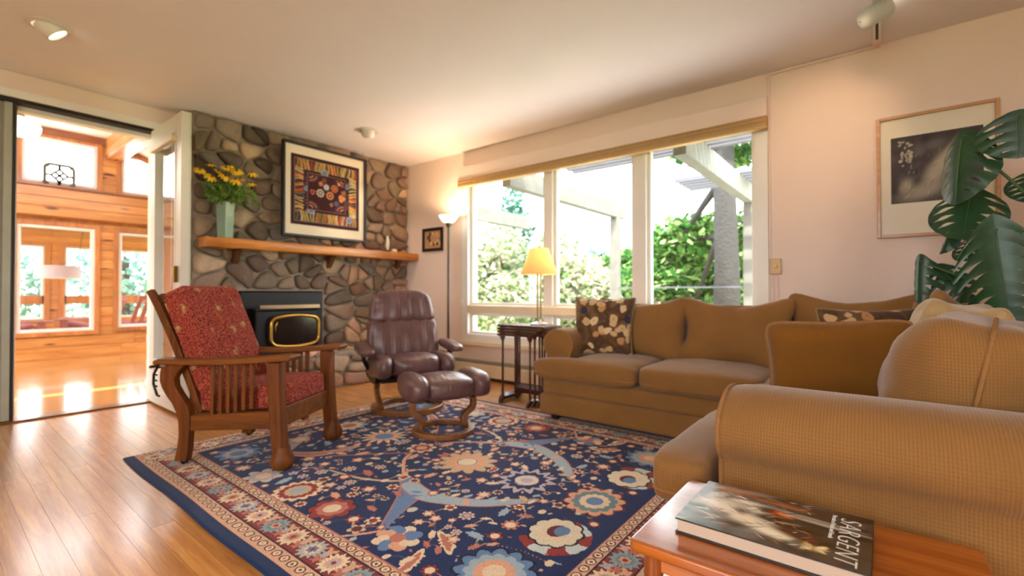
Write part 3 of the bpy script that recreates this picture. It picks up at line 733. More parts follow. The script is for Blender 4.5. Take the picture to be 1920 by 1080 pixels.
cv.C *= (1+.07*np.random.RandomState(3).randn(*cv.X.shape))[..., None].clip(.8, 1.2)
cv.C = np.clip(cv.C, 0, 1)
m_rug = vcol('wool_pile', .95, (220, .35, .006), sheen=.15, spec=.15)
def rugP(x, y):
    w = .004*np.sin(y*7+1)*np.exp(-x/.12); edge = np.minimum(np.minimum(x, RW-x), np.minimum(y, RH-y))
    return RX+x+w, RY+y+.003*np.sin(x*6)*np.exp(-(RH-y)/.12), .0115-.0085*np.exp(-edge/.004)+.0005*np.sin(x*800)*np.sin(y*800)
rug = canvas_mesh(cv, 'oriental_rug', m_rug, rugP)
tag(rug, 'navy oriental wool rug with red floral border on the oak floor', 'rug')
# ------------------------------------------------------------------ mantel shelf and what stands on it
m_mantel = wood('mantel_wood', 'a8601f', 'de9440', 'x', .32, .35, .8, 0, gs=16)
ms = thing('mantel_shelf', 'thick golden wooden mantel shelf across the stone fireplace', 'mantel')
mb = MB()
def mprof(i, n):     # hewn left end, sawn straight further right
    x = 1.435+(3.652-1.435)*i/n; k = math.exp(-(x-1.435)/.28)
    f = lambda s: mnoise.noise(Vector((x*9, s, 3)))*.016*k
    return x, f
n = 40; V = []
for i in range(n+1):
    x, f = mprof(i, n)
    V += [(x, 4.30+f(1)+.012*math.exp(-(x-1.435)/.1), 1.285+f(2)), (x, 4.285+f(3)+.02*math.exp(-(x-1.435)/.1), 1.325+f(4)), (x, 4.292+f(5)+.02*math.exp(-(x-1.435)/.1), 1.368+f(6)*.4), (x, BY+.0, 1.368), (x, BY+.0, 1.285+f(2))]
F = [tuple(range(5)), tuple(range(n*5, n*5+5))]
for i in range(n):
    for j in range(5): F.append((i*5+j, i*5+(j+1) % 5, (i+1)*5+(j+1) % 5, (i+1)*5+j))
mb.add(V, F); mb.build('plank', m_mantel, ms, bevel=.004)
for x in (1.70, 2.6, 3.45):
    MB().prism([(BY-.13, 1.284), (BY, 1.284), (BY, 1.16), (BY-.03, 1.16)], 'x', x, x+.05).build('bracket', wood('bracket_wood', '4a2a14', '6e431f', 'z', .5, .1), ms, bevel=.004)
# square celadon vase
va = thing('flower_vase', 'tall square celadon vase on the left end of the mantel', 'vase', (1.615, 4.41, 1.369), R(28))
m_cel = plain('celadon', '93b5a2', .2, var=.05, vs=8, coat=.6)
V = []; F = []
levels = [(0, .040), (.02, .042), (.16, .046), (.29, .050), (.315, .051)]
mb = MB()
for s_in in (0, .009):
    lv = levels if not s_in else [(.315, .043), (.05, .034)]
    for z, r in lv: V += [(-r, -r, z), (r, -r, z), (r, r, z), (-r, r, z)]
L = len(V)//4
for i in range(L-1):
    for j in range(4): F.append((i*4+j, i*4+(j+1) % 4, (i+1)*4+(j+1) % 4, (i+1)*4+j))
F += [(3, 2, 1, 0), tuple(range((L-1)*4, L*4))]
mb.add(V, F); mb.build('body', m_cel, va, bevel=.006)
mb = MB()
for k, (px, pz) in enumerate(((0, .22), (0, .19), (.012, .205), (-.012, .2))): mb.bar((px-.008, -.0495, pz), (px+.012, -.0505, pz+.012), .004, .003, (0, -1, 0))
mb.build('relief_mark', plain('relief', 'd6e4d4', .3), va)
# bouquet
rb = random.Random(3)
m_stem = plain('stem_green', '4c6b2a', .6, var=.15); m_leafg = plain('bouquet_leaf', '6f9438', .55, var=.3, vs=20)
m_pet = plain('yellow_petal', 'f2c21e', .55, var=.12, vs=30); m_cone = plain('flower_cone', '6a5a18', .8, var=.2)
bq = thing('flower_bouquet', 'loose bunch of yellow coneflowers with green foliage in the celadon vase', 'flowers', (1.615, 4.41, 1.369))
heads = [(-.20,-.02,.55,.042),(-.13,-.07,.50,.045),(-.02,-.06,.60,.038),(.02,-.04,.63,.034),(.05,-.10,.58,.044),(-.04,-.10,.52,.038),(.03,-.12,.50,.044),(.10,-.05,.53,.036),(.19,-.06,.60,.040),(.17,-.09,.50,.034),(-.11,.0,.62,.034),(-.05,.02,.58,.03)]
mbs = MB()
for hx, hy, hz, hr in heads:
    mbs.tube([(hx*.12, hy*.1, .06), (hx*.25, hy*.2, .30), (hx*.7, hy*.7, hz*.8), (hx, hy, hz)], .0026, 5)
for k in range(22):
    a = rb.uniform(0, 6.28); l = rb.uniform(.08, .20); mbs.tube([(0, 0, .25), (math.cos(a)*l*.4, -abs(math.sin(a))*l*.25, .36), (math.cos(a)*l, -abs(math.sin(a))*l*.4-.02, .36+rb.uniform(0, .10))], .002, 4)
mbs.build('stems', m_stem, bq, smooth=180)
for hx, hy, hz, hr in heads:
    f = MB(); n = rb.randint(8, 11); dr = rb.uniform(.25, .9); tilt = Euler((rb.uniform(.2, .9), rb.uniform(-.4, .4), 0)).to_matrix().to_4x4()
    Mx = Matrix.Translation((hx, hy, hz)) @ tilt
    for k in range(n):
        a = 2*math.pi*k/n+rb.uniform(-.12, .12); c, s_ = math.cos(a), math.sin(a); L_ = hr*rb.uniform(1.05, 1.35); wd = hr*.30
        P = lambda r, o, z: (c*r-s_*o, s_*r+c*o, z)
        f.add([P(.006, -wd*.4, 0), P(.006, wd*.4, 0), P(L_*.6, wd, -dr*L_*.3), P(L_*.6, -wd, -dr*L_*.3), P(L_, wd*.45, -dr*L_*.8), P(L_, -wd*.45, -dr*L_*.8)], [(0,1,2,3), (3,2,4,5)], Mx)
    fo = f.build('flower_head', m_pet, bq, smooth=180)
    MB().lathe([(.009, -.003), (.011, .004), (.008, .012), (.002, .016)], n=8, M=Mx).build('cone', m_cone, fo, smooth=180)
lf = MB()
for k in range(420):
    a = rb.uniform(0, 6.28); rr_ = rb.uniform(.01, .23)*(1 if math.cos(a) > -.2 else .7); z = .315+rb.uniform(-.01, .17)*(1-rr_*1.6)
    x, y = math.cos(a)*rr_, -abs(math.sin(a))*rr_*.5-.03*rb.random(); l = rb.uniform(.03, .075); w = l*rb.uniform(.22, .4)
    Mx = Matrix.Translation((x, y, z)) @ Euler((rb.uniform(-1, 1), rb.uniform(-1.2, .8), a+rb.uniform(-.6, .6))).to_matrix().to_4x4()
    lf.add([(0,0,0), (l*.5, w/2, .004), (l, 0, -.004), (l*.5, -w/2, .004)], [(0,3,2,1)], Mx)
tag(lf.build('foliage', m_leafg, bq), kind='stuff')
# white candle in a dish and a white shell, right end
cd = thing('candlestick', 'slim white candle on a dark base at the right end of the mantel', 'candle', (3.30, 4.41, 1.368))
MB().lathe([(.024, 0), (.026, .008), (.012, .016), (.010, .026)], n=16).build('base', plain('pewter', '35312c', .4, .6), cd, smooth=50)
MB().lathe([(.013, .026), (.020, .07), (.020, .13), (.013, .175), (.006, .19)], n=16).build('candle', plain('candle_wax', 'eadfc6', .5), cd, smooth=60)
MB().tube([(0, 0, .188), (.002, 0, .202)], .0015, 5).build('wick', m_dark, cd)
sv, sf = softbox(.075, .06, .045, 2.2, 6, wr=.006, ws=20)
sh_ = MB().add(sv, sf, Matrix.Translation((3.385, 4.40, 1.390))).build('sea_shell', plain('shell_white', 'e4d3c2', .5, var=.1, vs=40), smooth=180)
tag(sh_, 'small rounded white shell beside the candle on the mantel', 'shell')
sv, sf = softbox(.05, .05, .035, 2.5, 5, wr=.006, ws=25, seed=4)
tag(MB().add(sv, sf, Matrix.Translation((3.24, 4.40, 1.385))).build('pebble', plain('pebble', '4a3a30', .6), smooth=180), 'little dark pebble left of the candle on the mantel', 'pebble')

# ------------------------------------------------------------------ framed textile above the mantel
tx = thing('framed_textile', 'large framed maroon embroidered textile hanging over the mantel', 'picture', (0, 4.36, 0))
X0, X1, Z0, Z1 = 2.085, 2.99, 1.447, 2.35
frame_mb_y(X0, X1, Z0, Z1, .022, 0, .045).build('frame', plain('frame_dark', '241c22', .35), tx, bevel=.004)
MB().box(X0+.02, .028, Z0+.02, X1-.02, .035, Z1-.02).build('mat_board', plain('mat_cream', 'eadcc4', .8, var=.02), tx)
tw, th_ = .735, .675
cv = Canvas(tw, th_, 200, 184, '3a0a14')
re = random.Random(9)
cv.rect(.03, .03, tw-.03, th_-.03, '9a8a86'); cv.rect(.036, .036, tw-.036, th_-.036, '2b1420')
cols = ['cfae62', 'd8b570', 'b08a3f', 'b03a24', 'e6d6b4', '2a3a5c', 'd87c2c', '6a7a4a', 'e8be5c', '5c1a24']
def tassels(x0, y0, x1, y1, vert):
    L = (y1-y0) if vert else (x1-x0); n = int(L/.014)
    for k in range(n):
        s = (k+.5)*L/n; c = re.choice(cols)
        for q in range(6):
            f = q/5; o = .012*math.sin(f*2.2+k*.3)
            px, py = (x0+(x1-x0)*f, y0+s+o) if vert else (x0+s+o, y0+(y1-y0)*f)
            cv.disc(px, py, .0065, c)
tassels(.045, .045, tw-.045, .125, False); tassels(.045, th_-.125, tw-.045, th_-.045, False); tassels(.045, .12, .115, th_-.12, True); tassels(tw-.115, .12, tw-.045, th_-.12, True)
for x, y, r in ((.20,.15,.045),(.62,.10,.04),(.34,.54,.045),(.15,.36,.03),(.60,.45,.03)): cv.polar(x, y, r, scallop(9, .3), '8a93a8'); cv.polar(x, y, r*.6, petals(6, .4), '6b7690')
for k in range(60): cv.disc(re.choice([.135, tw-.135])+re.uniform(-.018, .018), re.uniform(.13, th_-.13), .007, re.choice(['3c3a5a', '6a2a2c', '4a3c66', '8a5a3a']))
cv.rect(.16, .155, tw-.16, th_-.155, 'a5715c'); cv.rect(.166, .161, tw-.166, th_-.161, '3a1420'); cv.rect(.172, .167, tw-.172, th_-.167, '3a0812')
for sx in (0, 1):
    for sy in (0, 1):
        x, y = (.185 if sx == 0 else tw-.185), (.18 if sy == 0 else th_-.18)
        for k in range(4):
            r = .028+.020*k; c = ['c08a64', '6a2a30', 'b56f50', '4a3a5a'][k]
            for q in range(26):
                a = math.pi/2*q/25; cv.disc(x+(1 if sx == 0 else -1)*r*math.cos(a), y+(1 if sy == 0 else -1)*r*math.sin(a)*.7, .0055, c)
for x, y, r, n, cl in ((.295,.335,.043,9,['d8c48c','5a6a9a','d8c48c']),(.40,.325,.043,9,['d89a62','8a2a20','d8a070']),(.45,.405,.042,10,['c97a4a','a03a2a','d0a060']),(.36,.405,.036,10,['8a93b0','d0cbb8','6a7090']),
                       (.53,.315,.040,3,['d98a54','c97a4a']),(.55,.375,.030,4,['8a5a34','a0683c']),(.215,.335,.028,3,['c9604a','8a2a2a']),(.30,.43,.028,4,['b0503c','c97a5a']),(.47,.255,.026,4,['6a728c','4c5570']),(.415,.235,.02,4,['b98a6a','8a5a4a']),(.335,.47,.024,4,['8a5a34','6a4a2c']),(.50,.46,.02,5,['b98a5a','c9a070'])):
    for k, c in enumerate(cl): cv.polar(x, y, r*(1-.38*k), petals(n, .3) if k == 0 else (lambda t: 1+0*t), c, re.uniform(0, 2))
m_emb = vcol('embroidery', .85, (260, .3, .003))
ox, oz = (X0+X1)/2-tw/2, (Z0+Z1)/2-th_/2+.005
canvas_mesh(cv, 'textile', m_emb, lambda x, y: (ox+x, .022+0*x, oz+y), tx)
MB().box(ox, .0225, oz, ox+tw, .0279, oz+th_).build('textile_backing', plain('backing_maroon', '38121c', .8), tx)
MB().box(X0+.022, .008, Z0+.022, X1-.022, .011, Z1-.022).build('glass_front', glass('picture_glass', (1, 1, 1), .5, 1.06), tx)
for x in (X0+.02, X1-.02): MB().tube([(x, .04, Z1), (x, .05, H-.005)], .0015, 5).build('hanging_wire', plain('wire', '5a5048', .4, .8), tx)

# ------------------------------------------------------------------ stove insert
m_iron = plain('black_iron', '141112', .45, .3, var=.1); m_brass = plain('polished_brass', 'c9a24c', .22, 1, var=.05)
st = thing('wood_stove', 'black cast iron stove insert with a brass framed window in the fireplace', 'stove')
SY = 4.40
MB().box(OX0+.012, YS+.005, HZ+.004, OX1-.012, YS+.02, OZ1-.012).build('surround_panel', m_iron, st, bevel=.003)
MB().box(1.865, SY, HZ+.05, 2.465, YS+.004, .745).build('body', m_iron, st, bevel=.02, seg=3)
MB().box(1.845, SY-.03, .742, 2.485, YS+.004, .760).build('top_plate', m_iron, st, bevel=.005)
mb = MB()
for k in range(3): mb.box(1.885, SY-.038, .760+.011*k, 2.455, SY-.02, .760+.011*k+.007)
mb.build('brass_grille', plain('brass_pale', 'd2b48a', .3, 1), st, bevel=.002)
MB().box(1.84, SY-.06, HZ+.004, 2.49, YS+.004, HZ+.05).build('ash_lip', m_iron, st, bevel=.008)
def dpoly(w, h, bow, cr, n=6):
    """flattened-oval door outline centred on the origin"""
    out = []
    for sx, sz, a0 in ((1, 1, 0), (-1, 1, 90), (-1, -1, 180), (1, -1, 270)):
        for k in range(n+1):
            a = R(a0+90*k/n); out.append((sx*(w/2-cr)+cr*math.cos(a), sz*(h/2-cr)+cr*math.sin(a)))
    return [(x, z+bow*(1-(x/(w/2))**2)*(1 if z > 0 else -1)) for x, z in out]
def dense(p, k=4):
    o = []
    for i in range(len(p)):
        a, b = p[i], p[(i+1) % len(p)]
        m = k if math.hypot(a[0]-b[0], a[1]-b[1]) > .06 else 1
        for q in range(m): o.append((a[0]+(b[0]-a[0])*q/m, a[1]+(b[1]-a[1])*q/m))
    return o
cxd, czd = 2.215, .545
def dp(w, h, bow, cr): 
    P = []
    for sx, sz, a0 in ((1, 1, 0), (-1, 1, 90), (-1, -1, 180), (1, -1, 270)):
        for k in range(6):
            a = R(a0+90*k/5); P.append((sx*(w/2-cr)+cr*math.cos(a), sz*(h/2-cr)+cr*math.sin(a)))
    P = dense(P, 8)
    return [(x, z+bow*(1-min(1, abs(x)/(w/2))**2)*(1 if z > 0 else -1)*min(1, abs(z)/(h/2-cr))) for x, z in P]
dr = MB().prism([(cxd+x, czd+z) for x, z in dp(.50, .275, .03, .06)], 'y', SY-.022, SY-.001).build('door', m_iron, st, bevel=.004)
MB().tube([(cxd+x, SY-.03, czd+z) for x, z in dp(.46, .235, .03, .05)], .021, 10, closed=True, flat=(1, .75)).build('brass_frame', m_brass, dr, smooth=180)
MB().prism([(cxd+x, czd+z) for x, z in dp(.43, .205, .028, .045)], 'y', SY-.028, SY-.0221).build('door_glass', plain('stove_glass', '1a1311', .12, var=.4, vs=6, coat=.6), dr)
MB().tube([(cxd-.20, SY-.05, czd-.005), (cxd-.20, SY-.06, czd+.055), (cxd-.185, SY-.06, czd+.09)], .006, 8).build('handle', m_brass, dr, smooth=180)
for z in (.06, -.06): MB().tube([(cxd+.235, SY-.03, czd+z-.02), (cxd+.235, SY-.03, czd+z+.02)], .012, 8).build('hinge', m_brass, dr)

# ------------------------------------------------------------------ small things by the corner
sp = thing('small_picture', 'small dark framed picture on the wall beside the floor lamp', 'picture')
frame_mb(3.867, 4.212, 1.385, 1.655, .035, XW-.022, XW-.001).build('frame', plain('frame_black', '1c1512', .35), sp, bevel=.004)
cv = Canvas(.275, .20, 60, 46, 'b98c62'); rq = random.Random(6)
for k in range(26): cv.rect(*(lambda x, y: (x, y, x+rq.uniform(.02, .05), y+rq.uniform(.02, .05)))(rq.uniform(0, .25), rq.uniform(0, .18)), rq.choice(['d2a878', '9a6a44', '6a4630', 'c29468', '3a2a22', 'dcb88c']))
canvas_mesh(cv, 'print', vcol('print', .6), lambda x, y: (XW-.008+0*x, 4.177-x, 1.42+y), sp)
# fire tools behind the recliner
ft = thing('fire_tool_set', 'fireplace tool stand with wooden handles peeking over the recliner', 'fire tools', (3.22, 3.98, 0))
m_tool = plain('tool_iron', '2a2420', .45, .6)
MB().lathe([(.10, 0), (.10, .015), (.02, .03), (.012, .06)], n=20).build('base', m_tool, ft, smooth=40)
MB().tube([(0, 0, .03), (0, 0, .88)], .009, 8).build('post', m_tool, ft, smooth=180)
MB().tube([(-.07, .05, .80), (0, 0, .82), (.07, -.05, .80)], .006, 8).build('hanger', m_tool, ft, smooth=180)
for k, (x, y, z, c) in enumerate(((-.07, .05, .90, '3a2a22'), (0, .0, .91, 'b9947c'), (.085, -.06, .875, '9a5a2a'))):
    hd = MB().tube([(x, y, .18), (x, y, z-.08)], .005, 6).build('tool_rod', m_tool, ft, smooth=180)
    MB().lathe([(.006, -.09), (.012, -.07), (.011, -.03), (.020, 0), (.018, .016), (.006, .024)], c=(x, y, z), n=12).build('grip', plain('grip_%d' % k, c, .4), hd, smooth=60)

# floor lamp (torchiere)
m_pole = plain('bronze_pole', '55504a', .4, .6)
fl = thing('floor_lamp', 'slim torchiere floor lamp with a glowing white bowl in the corner', 'floor lamp', (3.46, 3.583, -.022))
MB().lathe([(.13, .0225), (.13, .040), (.03, .05), (.012, .06)], n=28).build('base', m_pole, fl, smooth=40)
MB().tube([(0, 0, .04), (0, 0, 1.66)], .0125, 12).build('pole', m_pole, fl, smooth=180)
MB().lathe([(.012, 1.62), (.026, 1.645), (.03, 1.665), (.028, 1.672)], n=20).build('collar', m_pole, fl, smooth=50)
t = NT('lit_opal_glass'); em = t.n('ShaderNodeEmission'); em.inputs[0].default_value = (1, .86, .66, 1); em.inputs[1].default_value = 2.6
t.l(em.outputs[0], t.out.inputs[0]); m_opal = t.m
MB().lathe([(.03, 1.67), (.062, 1.68), (.098, 1.735), (.102, 1.742), (.094, 1.738), (.055, 1.69), (.03, 1.682)], n=28, cap=False).build('bowl', m_opal, fl, smooth=60)
ld = bpy.data.lights.new('torchiere_bulb', 'SPOT'); ld.energy = 13; ld.color = (1, .66, .38); ld.shadow_soft_size = .05; ld.spot_size = R(165); ld.spot_blend = .5
lo = bpy.data.objects.new('torchiere_bulb', ld); COL.objects.link(lo); lo.parent = fl; lo.location = (0, 0, 1.735); lo.rotation_euler = (R(180), 0, 0)
# ------------------------------------------------------------------ Morris armchair
m_chair = wood('morris_oak', '4e280e', '84491b', 'z', .5, 0, 1.0, 0, gs=24, spec=.25)
m_chairx = wood('morris_oak_rail', '522c0e', '88501e', 'x', .5, 0, 1.0, 0, gs=24, spec=.25)
t = NT('red_tapestry'); v = t.coord(); n1 = t.noise(v, 120, 3, .6); n2 = t.noise(v, 26, 3, .6)
vo = t.n('ShaderNodeTexVoronoi'); t.l(v, vo.inputs['Vector']); vo.inputs['Scale'].default_value = 9.0; vo.inputs['Randomness'].default_value = .6
c = t.ramp(n1, [(.40, lin('5c1a16')), (.50, lin('8c3326')), (.60, lin('aa5840'))])
k = t.math('MULTIPLY', t.ramp(vo.outputs['Distance'], [(.16, (1, 1, 1)), (.30, (0, 0, 0))]), t.ramp(n2, [(.45, (0, 0, 0)), (.58, (1, 1, 1))]))
c = t.mix(t.math('MULTIPLY', k, .8), c, lin('b59a62')); t.principled(c, .9, 0, .2, 0, t.bump(n1, .3, .003), sheen=.04); m_red = t.m
m_caster = plain('caster_black', '120f0e', .3, .4)
mc = thing('morris_chair', 'oak morris armchair with red tapestry cushions on the rug', 'armchair', (.843, 2.845, .0122), R(-59.5))
CW = .535
rear = [(-.046,.014),(-.03,.08),(-.020,.152),(-.024,.22),(-.035,.265),(-.06,.312),(-.092,.350),(-.12,.392),(-.133,.428),(-.133,.46),(-.128,.49),(-.115,.518),(-.03,.522),(.03,.520),(.0,.505),(-.030,.475),(-.048,.442),(-.044,.405),(-.018,.365),(.026,.310),(.044,.265),(.044,.21),(.040,.155),(.036,.08),(.024,.014)]
arm = [(-.15,.520),(-.13,.517),(.10,.519),(.24,.522),(.40,.532),(.52,.542),(.575,.545),(.612,.548),(.628,.560),(.622,.576),(.59,.580),(.54,.577),(.40,.562),(.24,.552),(.10,.548),(-.12,.547),(-.148,.538)]
for y0, y1, s in ((0, .042, 1), (CW-.042, CW, -1)):
    MB().prism(rear, 'y', y0, y1).build('leg', m_chair, mc, bevel=.006)
    mb = MB(); ym = (y0+y1)/2
    mb.prism(arm, 'y', ym-.050, ym+.050); mb.build('arm', m_chairx, mc, bevel=.012, seg=3)
    mb = MB()       # square front post with bulbous foot
    prof = [(.515, .036, .54), (.517, .036, .40), (.527, .034, .25), (.538, .033, .12), (.545, .033, .07)]
    V = []
    for cx_, hw, z in prof: V += [(cx_-hw, ym-.031, z), (cx_+hw, ym-.031, z), (cx_+hw, ym+.031, z), (cx_-hw, ym+.031, z)]
    F = [(0,1,2,3), tuple(range(len(V)-4, len(V)))[::-1]]
    for i in range(len(prof)-1):
        for j in range(4): F.append((i*4+j, i*4+(j+1) % 4, (i+1)*4+(j+1) % 4, (i+1)*4+j))
    mb.add(V, F); lg = mb.build('leg', m_chair, mc, bevel=.012, seg=3)
    MB().lathe([(.036, .0), (.049, .010), (.058, .032), (.057, .052), (.048, .074), (.040, .092), (.036, .112)], c=(.552, ym, 0), n=20).build('bulb_foot', m_chair, lg, smooth=70)
    MB().prism([(.036,.172),(.50,.200),(.50,.288),(.036,.252)], 'y', ym-.012, ym+.012).build('side_rail', m_chairx, mc, bevel=.004)
    for k in range(6):
        s0 = .150+.0445*k; MB().box(s0, ym-.009, .255+.05*k/6, s0+.021, ym+.009, .53).build('slat', m_chair, mc, bevel=.002, seg=1)
    w_ = MB().tube([(.0, ym-.012, .013), (.0, ym+.012, .013)], .013, 12); w_.box(-.012, ym-.014, .008, .01, ym+.014, .022); w_.build('caster', m_caster, mc)
MB().box(.505, .04, .200, .535, CW-.04, .300).build('front_rail', m_chairx, mc, bevel=.005)
MB().prism([(.512, .205), (.53, .205), (.53, .18), (.512, .19)], 'y', CW/2-.03, CW/2+.03).build('rail_drop', m_chairx, mc, bevel=.004)
MB().box(.02, .04, .185, .045, CW-.04, .25).build('rear_rail', m_chairx, mc, bevel=.004)
MB().box(.045, .03, .235, .505, CW-.03, .252, M=Matrix.Rotation(R(-4), 4, 'Y')).build('seat_deck', m_chairx, mc)
# reclining ladder back
tl = math.atan(.425)
Mb = Matrix.Translation((.050, 0, .275)) @ Matrix.Rotation(-tl, 4, 'Y')       # z runs up the back
bk = MB()
for y in (.055, CW-.085):
    bk.prism([(.012,-.02),(.018,.20),(.014,.42),(0,.60),(-.022,.70),(-.055,.70),(-.042,.60),(-.028,.42),(-.022,.20),(-.02,-.02)], 'y', y, y+.030, Mb)
bk.build('back_frame', m_chair, mc, bevel=.004)
for k in range(5): MB().box(-.018, .085, .07+.135*k, .002, CW-.085, .125+.135*k, Mb).build('back_slat', m_chairx, mc, bevel=.003, seg=1)
V, F = softbox(.125, .435, .60, 14, 16, (.020, .0, .0), .004, 6, 2)
MB().add(V, F, Mb @ Matrix.Translation((.088, CW/2, .355))).build('back_cushion', m_red, mc, smooth=180)
V, F = softbox(.50, .435, .125, 10, 14, (.004, .0, .022), .004, 6, 5)
MB().add(V, F, Matrix.Translation((.285, CW/2, .338)) @ Matrix.Rotation(R(-4.5), 4, 'Y')).build('seat_cushion', m_red, mc, smooth=180)
mb = MB(); mb.tube([(-.125,.02,.50),(-.165,.02,.495),(-.185,.02,.46),(-.187,.02,.41),(-.165,.02,.35),(-.15,.02,.345)], .006, 8)
for k in range(4): mb.tube([(-.185+.004*k, .02, .46-.03*k), (-.165, .02, .455-.03*k)], .004, 6)
mb.build('ratchet', m_caster, mc, smooth=60)
MB().tube([(-.175, -.012, .503), (-.165, CW+.012, .503)], .008, 8).build('back_rod', m_chair, mc, smooth=60)
MB().box(-.125, -.004, .505, -.095, .0, .535).build('metal_clip', plain('steel', 'b8bcc0', .3, .9), mc)

# ------------------------------------------------------------------ leather recliner and ottoman
t = NT('maroon_leather'); v = t.coord(); n1 = t.noise(v, 7, 4, .6); n2 = t.noise(v, 160, 3, .6)
vs_ = t.coord('Object', (3, 22, 2.0)); fold = t.noise(vs_, 1.0, 3, .5, .8)
c = t.ramp(n1, [(.3, lin('563a38')), (.7, lin('70504d'))])
t.principled(c, .36, 0, .5, .15, t.bump(n2, .15, .002, t.bump(fold, .5, .018)), .25); m_lea = t.m
m_bent = wood('bentwood', '5e3416', '9a6232', 'x', .35, .4, 1.0, 0, gs=14)
m_blk = plain('black_steel', '151313', .4, .5)
def ring(r, z0, z1, w, mb, n=48, ex=1.0):
    V = []; F = []
    for i in range(n):
        a = 2*math.pi*i/n; c_, s_ = math.cos(a), math.sin(a)
        for rr_, z in ((r-w, z0), (r, z0), (r, z1), (r-w, z1)): V.append((c_*rr_*ex, s_*rr_, z))
    for i in range(n):
        for j in range(4): F.append((i*4+j, i*4+(j+1) % 4, ((i+1) % n)*4+(j+1) % 4, ((i+1) % n)*4+j))
    return mb.add(V, F)
def sleg(y, pts, w=.034, h=.052, mb=None):
    """bent laminated leg in the plane y = const: pts (x, z)"""
    mb = mb or MB(); V = []; F = []; n = len(pts)
    for i, (x, z) in enumerate(pts):
        a, b = pts[max(i-1, 0)], pts[min(i+1, n-1)]; tx_, tz = b[0]-a[0], b[1]-a[1]; l = math.hypot(tx_, tz); nx_, nz = -tz/l, tx_/l
        for o, yy in ((-1, -1), (1, -1), (1, 1), (-1, 1)): V.append((x+nx_*h/2*o, y+yy*w/2, z+nz*h/2*o))
    F = [(0,1,2,3), tuple(range(4*n-4, 4*n))[::-1]]
    for i in range(n-1):
        for j in range(4): F.append((i*4+j, i*4+(j+1) % 4, (i+1)*4+(j+1) % 4, (i+1)*4+j))
    return mb.add(V, F)
def smooth_pts(p, k=5):
    out = []
    for i in range(len(p)-1):
        p0, p1, p2, p3 = p[max(i-1, 0)], p[i], p[i+1], p[min(i+2, len(p)-1)]
        for q in range(k):
            f = q/k; out.append(tuple(.5*((2*p1[j])+(-p0[j]+p2[j])*f+(2*p0[j]-5*p1[j]+4*p2[j]-p3[j])*f*f+(-p0[j]+3*p1[j]-3*p2[j]+p3[j])*f**3) for j in range(len(p1))))
    return out+[tuple(p[-1])]
rc = thing('leather_recliner', 'maroon leather swivel recliner with bentwood ring base', 'recliner', (2.335, 2.865, .0122), R(-114))
ring(.275, 0, .040, .062, MB()).build('ring_base', m_bent, rc, bevel=.008)
for s in (-1, 1):
    sleg(s*.225, smooth_pts([(.12, .035), (.05, .075), (-.02, .12), (-.05, .17), (-.01, .225), (.05, .26), (.07, .31), (.06, .40)])).build('leg', m_bent, rc, bevel=.006)
    MB().prism(smooth_pts([(-.20, .25), (-.02, .225), (.14, .235), (.19, .30), (.17, .40), (.10, .435), (-.05, .42), (-.20, .33)], 3), 'y', s*.262-.018, s*.262+.018).build('side_plate', m_blk, rc, bevel=.008)
    V, F = softbox(.40, .105, .060, 3.6, 8, (0, 0, .006), .003, 8, 3)
    MB().add(V, F, Matrix.Translation((.03, s*.335, .475)) @ Matrix.Rotation(R(4), 4, 'Y')).build('arm_pad', m_lea, rc, smooth=180)
    MB().tube([(.02, s*.30, .33), (.03, s*.335, .40), (.03, s*.335, .45)], .016, 8).build('arm_post', m_blk, rc, smooth=60)
MB().box(-.16, -.24, .235, .16, .24, .27).build('seat_pan', m_blk, rc, bevel=.01)
V, F = softbox(.50, .38, .145, 4.5, 14, (.012, 0, .022), .007, 9, 7)
MB().add(V, F, Matrix.Translation((.06, 0, .345)) @ Matrix.Rotation(R(-5), 4, 'Y')).build('seat', m_lea, rc, smooth=180)
for s in (-1, 1):
    V, F = softbox(.50, .125, .165, 3.4, 10, (.012, .006, .008), .005, 9, 8+s)
    MB().add(V, F, Matrix.Translation((.062, s*.232, .348)) @ Matrix.Rotation(R(-5), 4, 'Y')).build('seat_bolster', m_lea, rc, smooth=180)
Mr = Matrix.Translation((-.125, 0, .385)) @ Matrix.Rotation(R(-13), 4, 'Y')
def backshape(w0, w1, h, th, seed, sub=14, n=4.5, top=.0):
    V, F = softbox(th, 1, h, n, sub, (.018, 0, 0), .006, 9, seed)
    out = []
    for p in V:
        k = (p.z+h/2)/h; w = w0+(w1-w0)*k; out.append(Vector((p.x+.010*math.sin(p.y*34)*(k < .7)*max(0, p.x)/th*2, p.y*w, p.z-top*(p.y*2)**2*k*.5)))
    return out, F
V, F = backshape(.57, .545, .36, .12, 11, 14, 6.0)
MB().add(V, F, Mr @ Matrix.Translation((.02, 0, .130))).build('backrest', m_lea, rc, smooth=180)
V, F = backshape(.55, .455, .27, .140, 13, 16, 5.2, .05)
MB().add(V, F, Mr @ Matrix.Translation((.022, 0, .398))).build('headrest', m_lea, rc, smooth=180)
V, F = backshape(.50, .40, .50, .05, 15, 8)
MB().add(V, F, Mr @ Matrix.Translation((-.05, 0, .22))).build('back_shell', m_lea, rc, smooth=180)
ot = thing('leather_ottoman', 'maroon leather ottoman on a small bentwood ring in front of the recliner', 'ottoman', (2.085, 2.20, .0122), R(-114))
ring(.20, 0, .034, .045, MB()).build('ring_base', m_bent, ot, bevel=.007)
for s in (-1, 1):
    mb = MB(); V = []
    p = smooth_pts([(s*.15, .03), (s*.135, .065), (s*.15, .10), (s*.195, .135), (s*.205, .18), (s*.195, .235)])
    for i, (y, z) in enumerate(p): pass
    sleg(0, p, .05, .034, mb); mb.V = [(vv[1], vv[0], vv[2]) for vv in mb.V]
    mb.build('leg', m_bent, ot, bevel=.006)
V, F = softbox(.36, .34, .130, 4.6, 12, (.012, 0, .018), .006, 9, 21)
